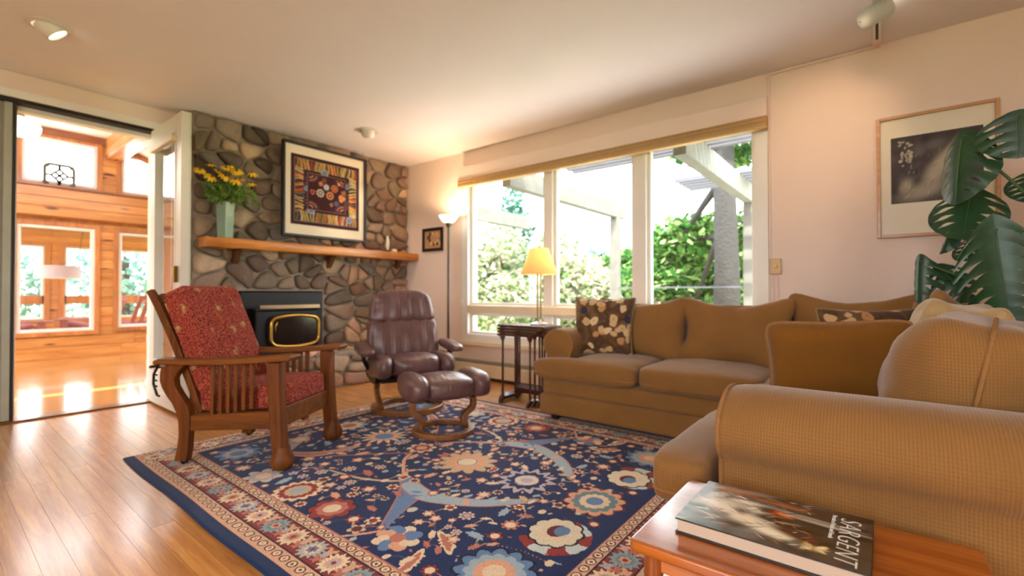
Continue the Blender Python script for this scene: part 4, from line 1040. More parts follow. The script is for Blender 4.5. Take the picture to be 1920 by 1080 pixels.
MB().add(V, F, Matrix.Translation((0, 0, .297))).build('cushion', m_lea, ot, smooth=180)
for s in (-1, 1):
    V, F = softbox(.375, .135, .155, 3.4, 10, (.012, .004, .008), .004, 9, 24+s)
    MB().add(V, F, Matrix.Translation((0, s*.203, .305))).build('side_roll', m_lea, ot, smooth=180)
MB().box(-.10, -.20, .225, .10, .20, .245).build('cushion_plate', m_blk, ot, bevel=.006)

# ------------------------------------------------------------------ nest of tables and its lamp
m_mah = wood('mahogany', '3a1710', '5f2c1c', 'y', .28, .5, 1.0, 0, gs=20); m_mahz = wood('mahogany_leg', '3a1710', '5a2a1a', 'z', .3, .4, 1.0, 0, gs=20)
nest = [(3.03, 3.36, 2.065, 2.545, .632, 'largest mahogany nesting table, topmost, carrying the table lamp'),
        (2.995, 3.30, 2.09, 2.52, .610, 'second mahogany nesting table just under the topmost one'),
        (2.965, 3.25, 2.115, 2.495, .588, 'third mahogany nesting table, second from the bottom of the nest'),
        (2.935, 3.20, 2.14, 2.47, .566, 'smallest mahogany nesting table, pulled out lowest by the sofa')]
for i, (x0, x1, y0, y1, zt, lab) in enumerate(nest):
    o = thing('nesting_table', lab, 'side table', group='nest of mahogany tables')
    tp = MB().box(x0, y0, zt-.014, x1, y1, zt).build('tabletop', m_mah, o, bevel=.003)
    rim = MB(); rim.box(x0, y0, zt, x1, y0+.008, zt+.004); rim.box(x0, y1-.008, zt, x1, y1, zt+.004); rim.box(x0, y0+.008, zt, x0+.008, y1-.008, zt+.004)
    rim.build('rim', m_mah, tp)
    fx0, fx1 = x0+.045, x1-.05-.03*(3-i)*0
    zf = .0 if x0 > 2.9+.0 and fx0-.05 > 2.90 else .0115
    for ys in (y0+.026, y1-.026):
        for xl in (fx0, fx1):
            MB().lathe([(.009, .045), (.011, .10), (.007, .12), (.009, .20), (.0075, zt*.55), (.010, zt*.57), (.007, zt*.6), (.009, zt-.06), (.012, zt-.03), (.016, zt-.014)], c=(xl, ys, 0), n=10).build('leg', m_mahz, o, smooth=60)
        MB().prism([(fx0-.045, .002+zf), (fx0-.02, .002+zf), (fx0+.01, .022), (fx1-.01, .022), (fx1+.02, .002), (fx1+.035, .002), (fx1+.02, .032), (fx1, .052), (fx0, .052), (fx0-.035, .03)], 'y', ys-.011, ys+.011).build('foot_bar', m_mahz, o, bevel=.003)
        MB().prism([(fx0-.035, zt-.0145), (fx0+.03, zt-.0145), (fx0+.012, zt-.05), (fx0-.004, zt-.06)], 'y', ys-.008, ys+.008).build('corner_bracket', m_mahz, o)
    MB().box(fx1-.008, y0+.03, .06, fx1+.008, y1-.03, .105).build('stretcher', m_mahz, o, bevel=.002)
tl_ = thing('table_lamp', 'lit table lamp with a cream cone shade on the nesting tables', 'table lamp', (3.235, 2.255, .633))
m_brs = plain('antique_brass', '9a8456', .3, .9)
MB().lathe([(.075, 0), (.075, .012), (.05, .022), (.022, .03), (.012, .05)], n=24).build('base', plain('lamp_base', 'a9a296', .35, .4), tl_, smooth=40)
mb = MB(); mb.tube([(-.012, .008, .03), (-.012, .008, .46)], .008, 8); mb.tube([(.012, -.008, .03), (.012, -.008, .46)], .008, 8); mb.tube([(0, 0, .45), (0, 0, .60)], .008, 8)
mb.build('stem', m_brs, tl_, smooth=60)
t = NT('lit_shade'); df = t.n('ShaderNodeBsdfDiffuse'); tr = t.n('ShaderNodeBsdfTranslucent')
for n_ in (df, tr): n_.inputs[0].default_value = (*lin('ecd3a6'), 1)
mx = t.n('ShaderNodeMixShader'); mx.inputs[0].default_value = .6; t.l(df.outputs[0], mx.inputs[1]); t.l(tr.outputs[0], mx.inputs[2]); t.l(mx.outputs[0], t.out.inputs[0]); m_lsh = t.m
MB().lathe([(.160, .425), (.078, .645), (.0765, .645), (.158, .425)], n=40, cap=False).build('lamp_shade', m_lsh, tl_, smooth=60)
MB().lathe([(.006, .645), (.009, .66), (.004, .672)], n=12).build('finial', m_brs, tl_, smooth=60)
mb = MB()
for a in (0, 2.1, 4.2): mb.tube([(0, 0, .64), (.077*math.cos(a), .077*math.sin(a), .643)], .0018, 5)
mb.build('shade_spider', m_brs, tl_)
t = NT('bulb_glow'); em = t.n('ShaderNodeEmission'); em.inputs[0].default_value = (1, .78, .48, 1); em.inputs[1].default_value = 12; t.l(em.outputs[0], t.out.inputs[0]); m_bulb = t.m
MB().lathe([(.010, .50), (.028, .535), (.030, .555), (.018, .58), (.004, .586)], n=14).build('bulb', m_bulb, tl_, smooth=180)
ld = bpy.data.lights.new('table_lamp_bulb', 'POINT'); ld.energy = 3.2; ld.color = (1, .76, .50); ld.shadow_soft_size = .03
lo = bpy.data.objects.new('table_lamp_bulb', ld); COL.objects.link(lo); lo.parent = tl_; lo.location = (0.04, 0, .545)
# ------------------------------------------------------------------ sectional sofa
def weave(name, hexcol, pitch=.0066, depth=.0018, dark=.82, rough=.92):
    """waffle cloth: ribs along the two axes that lie in the surface"""
    t = NT(name); tc = t.n('ShaderNodeTexCoord'); sp_ = t.n('ShaderNodeSeparateXYZ'); t.l(tc.outputs['Object'], sp_.inputs[0])
    sn = t.n('ShaderNodeSeparateXYZ'); t.l(tc.outputs['Normal'], sn.inputs[0]); k = 2*math.pi/pitch; h = None
    for i in range(3):
        w = t.math('SUBTRACT', 1.0, t.math('MULTIPLY', sn.outputs[i], sn.outputs[i])); w = t.math('MULTIPLY', w, t.math('MULTIPLY', w, w))
        s = t.math('MULTIPLY', t.math('SINE', t.math('MULTIPLY', sp_.outputs[i], k*(1, 1, .75)[i])), t.math('MULTIPLY', w, (1.0, 1.0, .55)[i]))
        h = s if h is None else t.math('ADD', h, s)
    h = t.math('ADD', t.math('MULTIPLY', h, .25), .5)
    n1 = t.noise(tc.outputs['Object'], 5, 4, .6); n2 = t.noise(tc.outputs['Object'], 300, 2)
    col = lin(hexcol); c = t.ramp(n1, [(.3, tuple(x*.88 for x in col)), (.7, tuple(min(1, x*1.10) for x in col))])
    c = t.mix(t.ramp(h, [(.2, (1, 1, 1)), (.6, (0, 0, 0))]), c, tuple(x*dark for x in col))
    t.principled(c, rough, 0, .15, 0, t.bump(t.math('ADD', h, t.math('MULTIPLY', n2, .3)), .5, depth), sheen=.3); return t.m
m_sofa = weave('tan_waffle_weave', '91683a')
m_pipe = plain('piping_tan', '96693a', .9, var=.1, vs=90, bs=400, bstr=.3)
sf = thing('sectional_sofa', 'tan waffle weave sectional sofa wrapping around the rug under the window', 'sofa')
X_F, X_B, Y_B, Y_A, Y_F, X_A = 2.72, 3.54, -.46, 1.90, .47, 1.30
mb = MB(); mb.box(X_F+.012, Y_B, .185, X_B, Y_A-.01, .315); mb.box(X_A+.03, Y_B, .185, X_F+.02, Y_F-.012, .315)
mb.build('seat_frame', m_sofa, sf, bevel=.035, seg=4)
mb = MB(); mb.box(X_F, Y_B, .055, X_B, Y_A, .195); mb.box(X_A+.02, Y_B, .055, X_F+.02, Y_F, .195)
mb.build('base_band', m_sofa, sf, bevel=.022, seg=3)
m_foot = plain('sofa_foot', '2a1710', .4)
for x, y in ((X_F+.08, Y_A-.09), (X_F+.08, Y_F+.12), (X_B-.08, Y_A-.09), (X_B-.08, Y_B+.09), (X_A+.10, Y_F-.09), (X_A+.10, Y_B+.09)):
    z0 = .0118 if (x < 2.9 and y > .5) else .0005
    MB().lathe([(.028, z0), (.036, .062)], c=(x, y, 0), n=14).build('foot', m_foot, sf, smooth=60)
def rollprof(n=26, r=.112, cz=.535, half=.118, zb=.10):
    """rolled-arm section in (u, z): roll leans to -u (outside)"""
    P = [(-half, zb), (-half-.002, .30), (-half, .40)]
    a0, a1 = R(222), R(-30)
    for k in range(n+1):
        a = a0+(a1-a0)*k/n; P.append((.158*math.cos(a), cz+r*math.sin(a)*.98))
    P += [(half, .40), (half+.002, .25), (half, zb)]; return P
def arm_mesh(place, a_back, a_front, name):
    """place(u, a, z): section point at distance a along the arm"""
    P = rollprof(); cu, cz_ = 0, .45; rings = []
    sg = 1 if a_front > a_back else -1
    for a, s in [(a_back, 1), (a_back+(a_front-a_back)*.5, 1.012), (a_front-.11*sg, 1.010), (a_front-.065*sg, 1.0), (a_front-.035*sg, .985), (a_front-.016*sg, .962), (a_front-.004*sg, .93), (a_front, .88)]:
        rings.append([place(cu+(u-cu)*s, a, (cz_+(z-cz_)*s) if z > .2 else z) for u, z in P])
    n = len(P); V = [p for r_ in rings for p in r_]; F = []
    for i in range(len(rings)-1):
        for j in range(n): F.append((i*n+j, i*n+(j+1) % n, (i+1)*n+(j+1) % n, (i+1)*n+j))
    F.append(tuple(range((len(rings)-1)*n, len(rings)*n))); F.append(tuple(range(n))[::-1])
    ob = MB().add(V, F).build(name, m_sofa, sf, smooth=70)
    pp = [place(u*.955, a_front-.008*sg, cz_+(z-cz_)*.955) for u, z in P[1:-1]]
    MB().tube(pp, .0065, 8).build('piping', m_pipe, ob, smooth=180)
    return ob
arm_mesh(lambda u, a, z: (1.432+u, a, z), Y_B, .340, 'arm')
arm_mesh(lambda u, a, z: (a, 1.815-u*.8, z), X_B, 2.83, 'arm')
MB().box(X_B-.13, Y_B, .30, X_B, 1.75, .70).build('back_frame', m_sofa, sf, bevel=.05, seg=4)
MB().box(1.47, Y_B-.02, .30, X_B-.05, Y_B+.11, .70).build('back_frame', m_sofa, sf, bevel=.05, seg=4)
def block(name, c, size, n=4.5, bulge=(.01, .01, .02), rot=(0, 0, 0), seed=0, wr=.008, sub=14, ws=5, pipe=None, extra=None, mat=None):
    V, F = softbox(*size, n, sub, bulge, wr, ws, seed); M_ = Matrix.Translation(c) @ Euler(rot).to_matrix().to_4x4()
    mb = MB().add(V, F, M_)
    if extra:
        for c2, s2_ in extra:
            V, F = softbox(*s2_, n, 8, bulge, wr, ws, seed+1); mb.add(V, F, Matrix.Translation(c2))
    o = mb.build(name, mat or m_sofa, sf, smooth=180)
    if pipe:      # welt round a face: axis index and signed position
        ax, pos = pipe; s = (1-abs(pos)**n)**(1/n); idx = [i for i in range(3) if i != ax]; pts = []
        for k in range(56):
            a = 2*math.pi*k/56; cu, su = math.cos(a), math.sin(a); rr_ = (abs(cu)**n+abs(su)**n)**(-1/n)*s
            p = [0, 0, 0]; p[ax] = pos*size[ax]/2; p[idx[0]] = cu*rr_*size[idx[0]]/2; p[idx[1]] = su*rr_*size[idx[1]]/2
            pts.append(M_ @ Vector(p))
        MB().tube(pts, .006, 7, closed=True).build('piping', m_pipe, o, smooth=180)
    return o
def seat(c, size, T, seed, n=7.0):
    """seat cushion; T = (centre, size) of the strip that wraps in front of an arm"""
    V, F = softbox(*size, n, 16, (.010, .010, .026), .007, 5, seed); mb = MB().add(V, F, Matrix.Translation(c))
    if T: V, F = softbox(*T[1], n, 14, (.006, .006, .014), .006, 5, seed+1); mb.add(V, F, Matrix.Translation(T[0]))
    o = mb.build('seat_cushion', m_sofa, sf, smooth=180)
    for cc, ss in [(c, size)]+([T] if T else []):
        for zz in (-.40, .40):
            pts = []
            for k in range(72):
                a = 2*math.pi*k/72; cu, su = math.cos(a), math.sin(a); r_ = (abs(cu)**n+abs(su)**n)**(-1/n)*.995
                pts.append((cc[0]+cu*r_*ss[0]/2*1.012, cc[1]+su*r_*ss[1]/2*1.012, cc[2]+zz*ss[2]/2))
            if zz < 0: MB().tube(pts, .005, 6, closed=True).build('piping', m_pipe, o, smooth=180)
sx = 3.01
seat((sx, 1.445, .378), (.63, .52, .140), ((2.772, 1.565, .374), (.150, .755, .132)), 1)
seat((sx, .83, .380), (.635, .695, .142), None, 2)
seat((3.0, .12, .376), (.60, .73, .14), None, 3)
seat((2.38, .17, .378), (.64, .69, .142), None, 4)
seat((1.82, .17, .380), (.50, .69, .142), ((1.675, .440, .376), (.775, .165, .136)), 5)
def slump(c, size, ax, rot, seed, n=5.0, mat=None, pipe=None, lift=.018, bul=.05):
    """back cushion: boxed, soft, ears at the top corners, sagging top edge; ax = thin axis"""
    wd = 1-ax; bg = [0, 0, .0]; bg[ax] = bul; V, F = softbox(*size, n, 18, bg, .012, 6.5, seed, .05); out = []
    for p in V:
        w = abs(p[wd])/(size[wd]/2); u = p.z/(size[2]/2); q = Vector(p)
        if u > .2: q.z += (u-.2)*lift*(min(1, w)**3*1.6-.75)
        q[ax] += .010*math.sin(p[wd]*26+seed)*max(0, u)*(abs(p[ax])/(size[ax]/2))
        q[ax] *= 1+.10*(-u)
        out.append(q)
    M_ = Matrix.Translation(c) @ Euler(rot).to_matrix().to_4x4(); o = MB().add(out, F, M_).build('back_cushion', mat or m_sofa, sf, smooth=180)
    if pipe is not None:
        s = (1-abs(pipe)**n)**(1/n); pts = []
        for k in range(80):
            a = 2*math.pi*k/80; cu, su = math.cos(a), math.sin(a); r_ = (abs(cu)**n+abs(su)**n)**(-1/n)*s*1.005
            p = [0, 0, 0]; p[ax] = pipe*size[ax]/2; p[wd] = cu*r_*size[wd]/2; p[2] = su*r_*size[2]/2; w = abs(cu*r_); u = su*r_
            e = 1+.05*(abs(cu*su)*r_*r_/1.2)**4; p = [v*e for v in p]
            if u > .2: p[2] += (u-.2)*lift*(min(1, w)**3*1.6-.75)
            pts.append(M_ @ Vector(p))
        MB().tube(pts, .006, 7, closed=True).build('piping', m_pipe, o, smooth=180)
slump((3.31, 1.365, .630), (.21, .60, .385), 0, (0, R(9), R(2)), 6, pipe=-.6)
slump((3.31, .730, .628), (.21, .60, .385), 0, (0, R(9), R(-1)), 7, pipe=-.6)
slump((3.35, .105, .640), (.22, .58, .42), 0, (0, R(8), R(-3)), 8)
slump((3.03, -.265, .645), (.56, .22, .42), 1, (R(8), 0, R(3)), 9)
slump((2.46, -.215, .648), (.60, .23, .43), 1, (R(10), 0, R(-3)), 10, 4.0, weave('tan_waffle_lit', 'b89a6c'), .55)  # window light on this cushion put into a paler cloth colour
slump((1.88, -.205, .632), (.60, .27, .43), 1, (R(10), 0, R(-8)), 12, 3.2, None, -.15, .03, .07)

# ------------------------------------------------------------------ loose pillows
def place_pillow(name, label, w, h, t_, loc, rot, mat, pipe=None, seed=0, c=.10, wr=.008, group=None, rc=.03):
    V, F, rim = pillow(w, h, t_, c, 18, wr, seed, rc=rc); M_ = Matrix.Translation(loc) @ Euler(rot).to_matrix().to_4x4()
    o = thing(name, label, 'pillow', group=group)
    MB().add(V, F, M_).build('cover', mat, o, smooth=180)
    if pipe: MB().tube([M_ @ p for p in rim], .0062, 7, closed=True).build('piping', pipe, o, smooth=180)
    return o
t = NT('floral_pillow'); v0 = t.coord(); dn = t.noise(v0, 7, 2); nn = t.n('ShaderNodeTexNoise'); t.l(v0, nn.inputs['Vector']); nn.inputs['Scale'].default_value = 14
sb = t.n('ShaderNodeVectorMath', operation='MULTIPLY_ADD'); t.l(nn.outputs['Color'], sb.inputs[0]); sb.inputs[1].default_value = (.055, .055, .055); t.l(v0, sb.inputs[2]); v = sb.outputs[0]
vo = t.n('ShaderNodeTexVoronoi'); t.l(v, vo.inputs['Vector']); vo.inputs['Scale'].default_value = 15
vb = t.n('ShaderNodeTexVoronoi'); t.l(v, vb.inputs['Vector']); vb.inputs['Scale'].default_value = 8; 
base = t.ramp(dn, [(.35, lin('6f5236')), (.5, lin('4f3826')), (.65, lin('7d6240'))])
sep = t.n('ShaderNodeSeparateColor'); t.l(vo.outputs['Color'], sep.inputs[0])
fl_ = t.ramp(sep.outputs[0], [(0, lin('c9a77a')), (.4, lin('d8bc90')), (.55, lin('5a4038')), (.72, lin('39314a')), (.86, lin('b98a5c'))], 'CONSTANT')
ring_ = t.ramp(vo.outputs['Distance'], [(.0, (.15, .15, .15)), (.14, (1, 1, 1)), (.44, (1, 1, 1)), (.50, (0, 0, 0))])
c = t.mix(ring_, base, fl_)
t.principled(c, .9, 0, .2, 0, t.bump(t.noise(v, 200, 2), .2, .002), sheen=.2); m_flor = t.m
m_shaded = weave('waffle_in_shade', '84561f', .006, .0016, .8)  # sofa cloth darkened: shade away from the window put into the colour
place_pillow('throw_pillow', 'floral brown throw pillow against the far arm of the sofa', .46, .45, .16, (3.085, 1.585, .655), (R(-16), 0, R(-78)), m_flor, plain('cord_tan', '8d7448', .8), 3, .12)
place_pillow('throw_pillow', 'floral brown throw pillow tucked in the corner of the sectional', .46, .42, .16, (2.99, .03, .625), (R(-20), 0, R(-68)), m_flor, plain('cord_tan', '8d7448', .8), 5, .10)
place_pillow('throw_pillow', 'shade-darkened waffle weave throw pillow standing on the near seat of the sofa', .48, .38, .17, (2.17, .125, .612), (R(8), R(-3), R(-84)), m_shaded, m_pipe, 8, .07, .022, rc=.09)

# ------------------------------------------------------------------ end table and art book
m_teak = wood('teak', '94430f', 'cb7528', 'y', .22, .6, 1.0, 0, gs=26, coat_rough=.12)
m_teakz = wood('teak_leg', '7c3810', 'a85c22', 'z', .3, .4, 1.0, 0, gs=26)
et = thing('end_table', 'small teak end table beside the near sofa arm', 'end table')
TX0, TX1, TY0, TY1, TZ = .878, 1.262, -.155, .398, .41
def rrect(x0, x1, y0, y1, r, n=6):
    out = []
    for cx, cy, a0 in ((x1-r, y1-r, 0), (x0+r, y1-r, 90), (x0+r, y0+r, 180), (x1-r, y0+r, 270)):
        for k in range(n+1): a = R(a0+90*k/n); out.append((cx+r*math.cos(a), cy+r*math.sin(a)))
    return out
MB().prism(rrect(TX0, TX1, TY0, TY1, .018), 'z', TZ-.024, TZ).build('tabletop', m_teak, et, bevel=.007, seg=3)
for x in (TX0+.035, TX1-.04):
    for y in (TY0+.04, TY1-.04): MB().lathe([(.013, 0), (.014, .01), (.019, .22), (.018, TZ-.024)], c=(x, y, 0), n=16).build('leg', m_teakz, et, smooth=60)
MB().box(TX0+.03, TY0+.05, TZ-.062, TX0+.046, TY1-.05, TZ-.0245).build('apron', m_teak, et, bevel=.003)
MB().box(TX1-.048, TY0+.05, TZ-.062, TX1-.032, TY1-.05, TZ-.0245).build('apron', m_teak, et, bevel=.003)
for y in (TY1-.048, TY0+.032): MB().box(TX0+.05, y, TZ-.062, TX1-.05, y+.016, TZ-.0245).build('apron', m_teakz, et, bevel=.003)
bk = thing('art_book', 'large hardcover art book with a painted cover on the teak end table', 'book', (.957, .013, TZ+.001), R(-.5))
BW, BH, BT = .236, .318, .031
MB().box(.0, 0, 0, BW, BH, .0035).build('back_board', plain('book_board', '17130f', .4), bk, bevel=.001)
MB().box(.005, .004, .0036, BW-.004, BH-.004, BT-.0036).build('page_block', plain('paper', 'cbb5a0', .8, var=.08, vs=3, bs=0), bk)
MB().box(.0, 0, BT-.0035, BW, BH, BT-.0002).build('front_board', plain('book_board', '17130f', .4), bk, bevel=.001)
MB().box(BW-.0036, 0, .0036, BW, BH, BT-.0036).build('spine', plain('book_board', '17130f', .4), bk)
cv = Canvas(BH, BW, 300, 222, '4a433d')       # u runs from the foot of the cover to its head, v from fore-edge to spine
rk = random.Random(14)
def smear(u, v, l, w, ang, col, a=.8):
    du, dv = cv.X-u, cv.Y-v; c_, s_ = math.cos(ang), math.sin(ang); p = (du*c_+dv*s_)/l; q = (-du*s_+dv*c_)/w
    cv.blend(a*np.exp(-(p*p+q*q)**1.6), col)
for k in range(70): smear(rk.uniform(.12, .32), rk.uniform(0, .24), rk.uniform(.02, .06), rk.uniform(.004, .012), rk.uniform(-.1, .25), rk.choice(['3a342f', '4a443f', '5c5650', '2a2420', '6a625c', '36322a']), .5)
for k in range(60): smear(rk.uniform(0, .14), rk.uniform(0, .24), rk.uniform(.02, .05), rk.uniform(.006, .016), rk.uniform(-.4, .8), rk.choice(['6a6a6a', '8a8782', '55565a', '9a958c', '787470']), .5)
for (u, v, l, w, a, c_) in ((.05,.13,.05,.022,.4,'d8d2c2'),(.09,.10,.06,.025,-.35,'e4decc'),(.13,.075,.055,.02,-.3,'dcd3be'),(.17,.05,.045,.014,-.25,'e6dfca'),(.04,.17,.03,.012,.9,'c8c4ba'),(.12,.135,.03,.014,.3,'d2ccbe'),(.10,.165,.035,.01,.1,'e0d8c8'),(.20,.165,.09,.007,-.05,'9a938a'),(.24,.15,.08,.006,-.05,'b0aaa2'),(.12,.205,.10,.012,0,'8a5c48'),(.06,.215,.04,.014,.1,'a5806c'),(.17,.195,.05,.008,-.05,'9a6a50'),(.155,.15,.016,.012,.2,'c0562c'),(.175,.145,.016,.008,-.2,'d87a50'),(.165,.135,.012,.006,0,'8a2c1c'),(.14,.15,.018,.014,.6,'3a3030'),(.10,.115,.02,.016,.8,'5c5452'),(.075,.08,.012,.008,.4,'77706a'),(.20,.075,.035,.008,-.1,'5c2c1c'),(.23,.068,.012,.006,0,'7a3c24')): smear(u, v, l, w, a, c_, .85)
for k in range(26): smear(.235+rk.uniform(-.016, .016), .04+rk.uniform(-.012, .012), .008, .003, rk.uniform(0, 3), rk.choice(['e0cfa0', 'cdb47c', 'f0e2bc', 'b08a50']), .9)
for k in range(40): smear(rk.uniform(.02, .19), rk.uniform(.03, .19), rk.uniform(.008, .03), rk.uniform(.001, .003), rk.uniform(-.8, .8), rk.choice(['f0ead8', '4a4642', 'a89e90', '2c2826', 'c8bba4']), .6)
for k in range(90): smear(rk.uniform(.01, .22), rk.uniform(.02, .23), rk.uniform(.004, .016), rk.uniform(.0008, .0022), rk.uniform(-1, 1), rk.choice(['f4eee0', '2a2624', '8a7a6c', 'c9bfae', '5c3a2c', 'b06a48']), .7)
for k in range(20): smear(rk.uniform(.19, .30), rk.uniform(0, .05), .012, .008, rk.uniform(0, 3), rk.choice(['3c4030', '2e3026', '4a4a38', '1e1c18']), .5)
cv.C = np.clip((cv.C-.03)*1.5, .004, 1)
canvas_mesh(cv, 'cover_print', vcol('cover_print', .22, coat=.25), lambda u, v: (v, BH-u, BT+0*u), bk)
def lettering(txt, size, parent, M_, col, name='lettering', shear=0, fit=.1, space=1.0, thin=0.0):
    cu = bpy.data.curves.new(name, 'FONT'); cu.body = txt; cu.size = size; cu.shear = shear; cu.align_x = 'CENTER'; cu.space_character = space; cu.extrude = .0002; cu.offset = thin
    tmp = bpy.data.objects.new('tmp_text', cu); COL.objects.link(tmp); bpy.context.view_layer.update()
    me = bpy.data.meshes.new_from_object(tmp.evaluated_get(bpy.context.evaluated_depsgraph_get())); bpy.data.objects.remove(tmp, do_unlink=True)
    xs = [v.co.x for v in me.vertices]; me.transform(M_ @ Matrix.Diagonal((fit/(max(xs)-min(xs)), 1, 1, 1))); me.materials.append(col); o = bpy.data.objects.new(name, me); COL.objects.link(o); o.parent = parent; return o
# title runs from the spine to the fore-edge, head towards -y
Mt = lambda x, y: Matrix.Translation((x, y, BT+.0004)) @ Matrix.Rotation(R(180), 4, 'Z')
m_ink = plain('cover_white', 'f2efe8', .5, var=.0)
lettering('SARGENT', .050, bk, Mt(BW*.47, .052), m_ink, 'title_lettering', .18, .198, 1.1, -.0008)
lettering('Portraits of Artists and Friends', .0115, bk, Mt(.156, .066), m_ink, 'subtitle_lettering', 0, .112, 1.0)

# ------------------------------------------------------------------ framed print on the right-hand wall
fp = thing('framed_print', 'large pale wood framed monochrome print behind the monstera', 'picture')
frame_mb(-.527, .004, 1.236, 1.970, .018, XW-.032, XW-.001).build('frame', wood('ash_frame', 'b07c50', 'd3a577', 'y', .4, .2), fp, bevel=.003)
MB().box(XW-.012, -.515, 1.248, XW-.004, -.008, 1.958).build('mat_board', plain('mat_ivory', 'eae0cc', .8, var=.02), fp)
cv = Canvas(.40, .40, 160, 160, '3f373a')
for k in range(160): smear(rk.uniform(0, .4), rk.uniform(0, .4), rk.uniform(.01, .05), rk.uniform(.008, .03), rk.uniform(0, 3), rk.choice(['4a4043', '352e32', '5a4f52', '2c2629', '625659']), .4)
for (u, v, l, w, a, c_) in ((.27,.28,.09,.028,1.0,'b5a892'),(.21,.18,.11,.045,1.1,'b9ac96'),(.16,.07,.12,.045,.4,'a59a88'),(.07,.10,.05,.03,1.2,'a39886'),(.30,.05,.08,.03,.2,'8a7f78'),(.20,.33,.05,.03,.2,'6f6462'),(.13,.30,.03,.03,0,'6a6060')): smear(u, v, l, w, a, c_, .9)
for k in range(24): smear(.07+rk.uniform(-.03, .03), .30+rk.uniform(-.09, .07), rk.uniform(.004, .012), rk.uniform(.004, .009), rk.uniform(0, 3), 'c8bca8', .9)
for k in range(110): smear(rk.uniform(.05, .35), rk.uniform(0, .3), rk.uniform(.004, .02), rk.uniform(.001, .003), rk.uniform(.6, 1.6), rk.choice(['8a7f72', '6a5f58', 'cfc3ae']), .6)
canvas_mesh(cv, 'print', vcol('matte_print', .7), lambda u, v: (XW-.0125+0*u, -.064-u, 1.44+v), fp)
MB().box(XW-.020, -.512, 1.251, XW-.018, -.011, 1.955).build('glass_front', glass('picture_glass', (1, 1, 1), .6, 1.12), fp)

# ------------------------------------------------------------------ wall box and wiring
ws = thing('wall_switch_box', 'cream surface wall box beside the picture window', 'switch', (XW, 0, 0))
MB().box(-.035, .522, 1.032, -.001, .586, 1.138).build('box', plain('box_cream', 'cfae7c', .5), ws, bevel=.004)
MB().lathe([(.014, 0), (.013, .012), (.011, .014)], n=18, M=Matrix.Translation((-.035, .554, 1.085)) @ Matrix.Rotation(R(-90), 4, 'Y')).build('dial', plain('dial_cream', 'dcc092', .4), ws, smooth=50)
rw = thing('cable_raceway', 'painted cable raceway running along the ceiling and down to the wall box', 'raceway')
MB().box(XW-.016, -.02, H-.018, XW-.001, .60, H-.002).build('ceiling_run', m_wall, rw, bevel=.003)
MB().box(XW-.014, .584, 1.139, XW-.001, .598, H-.018).build('wall_run', m_wall, rw, bevel=.003)
for y in (.578, .548): MB().box(XW-.012, y-.007, .20, XW-.001, y+.007, 1.031).build('lower_run', m_wall, rw, bevel=.003)
MB().box(3.577, -.015, H-.018, XW-.016, .004, H-.002).build('ceiling_spur', m_wall, rw, bevel=.003)

# ------------------------------------------------------------------ ceiling lights
tk = thing('track_light', 'white track spotlight on the ceiling near the window wall', 'track light', (0, 0, 0))
MB().box(2.5, -.022, H-.034, 3.56, .016, H-.001).build('track', m_trim, tk, bevel=.004)
MB().box(3.20, -.010, H-.0345, 3.50, .004, H-.030).build('track_slot', m_dark, tk)
MB().box(3.50, -.026, H-.038, 3.575, .02, H-.001).build('end_feed', m_wall, tk, bevel=.004)
Mh = Matrix.Translation((3.08, .0, H-.075)) @ Vector((-.50, .62, -.45)).to_track_quat('Z', 'Y').to_matrix().to_4x4()
m_hd = plain('lamp_head_white', 'c9cfcb', .35, var=.02)
MB().lathe([(.004, .095), (.025, .09), (.042, .075), (.049, .05), (.050, -.06), (.044, -.061), (.042, .04)], n=28, M=Mh, cap=False).build('lamp_head', m_hd, tk, smooth=50)
MB().tube([(3.10, 0, H-.034), (3.10, .01, H-.07)], .012, 10).build('swivel', m_hd, tk, smooth=60)
MB().lathe([(.0, -.05), (.043, -.05)], n=24, M=Mh, cap=False).build('lens', m_opal, tk)
Mh2 = Matrix.Translation((2.62, .0, H-.085)) @ Vector((-1.04, -.42, .12)).to_track_quat('Z', 'Y').to_matrix().to_4x4()
MB().lathe([(.004, .095), (.025, .09), (.042, .075), (.049, .05), (.050, -.06), (.044, -.061), (.042, .04)], n=28, M=Mh2, cap=False).build('lamp_head', m_hd, tk, smooth=50)
MB().tube([(2.62, 0, H-.001), (2.62, .0, H-.05)], .012, 10).build('swivel', m_hd, tk, smooth=60)
ld = bpy.data.lights.new('track_bulb', 'SPOT'); ld.energy = 9; ld.color = (1, .66, .40); ld.spot_size = R(62); ld.spot_blend = 1.0; ld.shadow_soft_size = .03
lo = bpy.data.objects.new('track_bulb', ld); COL.objects.link(lo); lo.parent = tk; lo.location = (2.72, .06, H-.12); lo.rotation_euler = Vector((.94, .24, -.42)).to_track_quat('-Z', 'Y').to_euler()
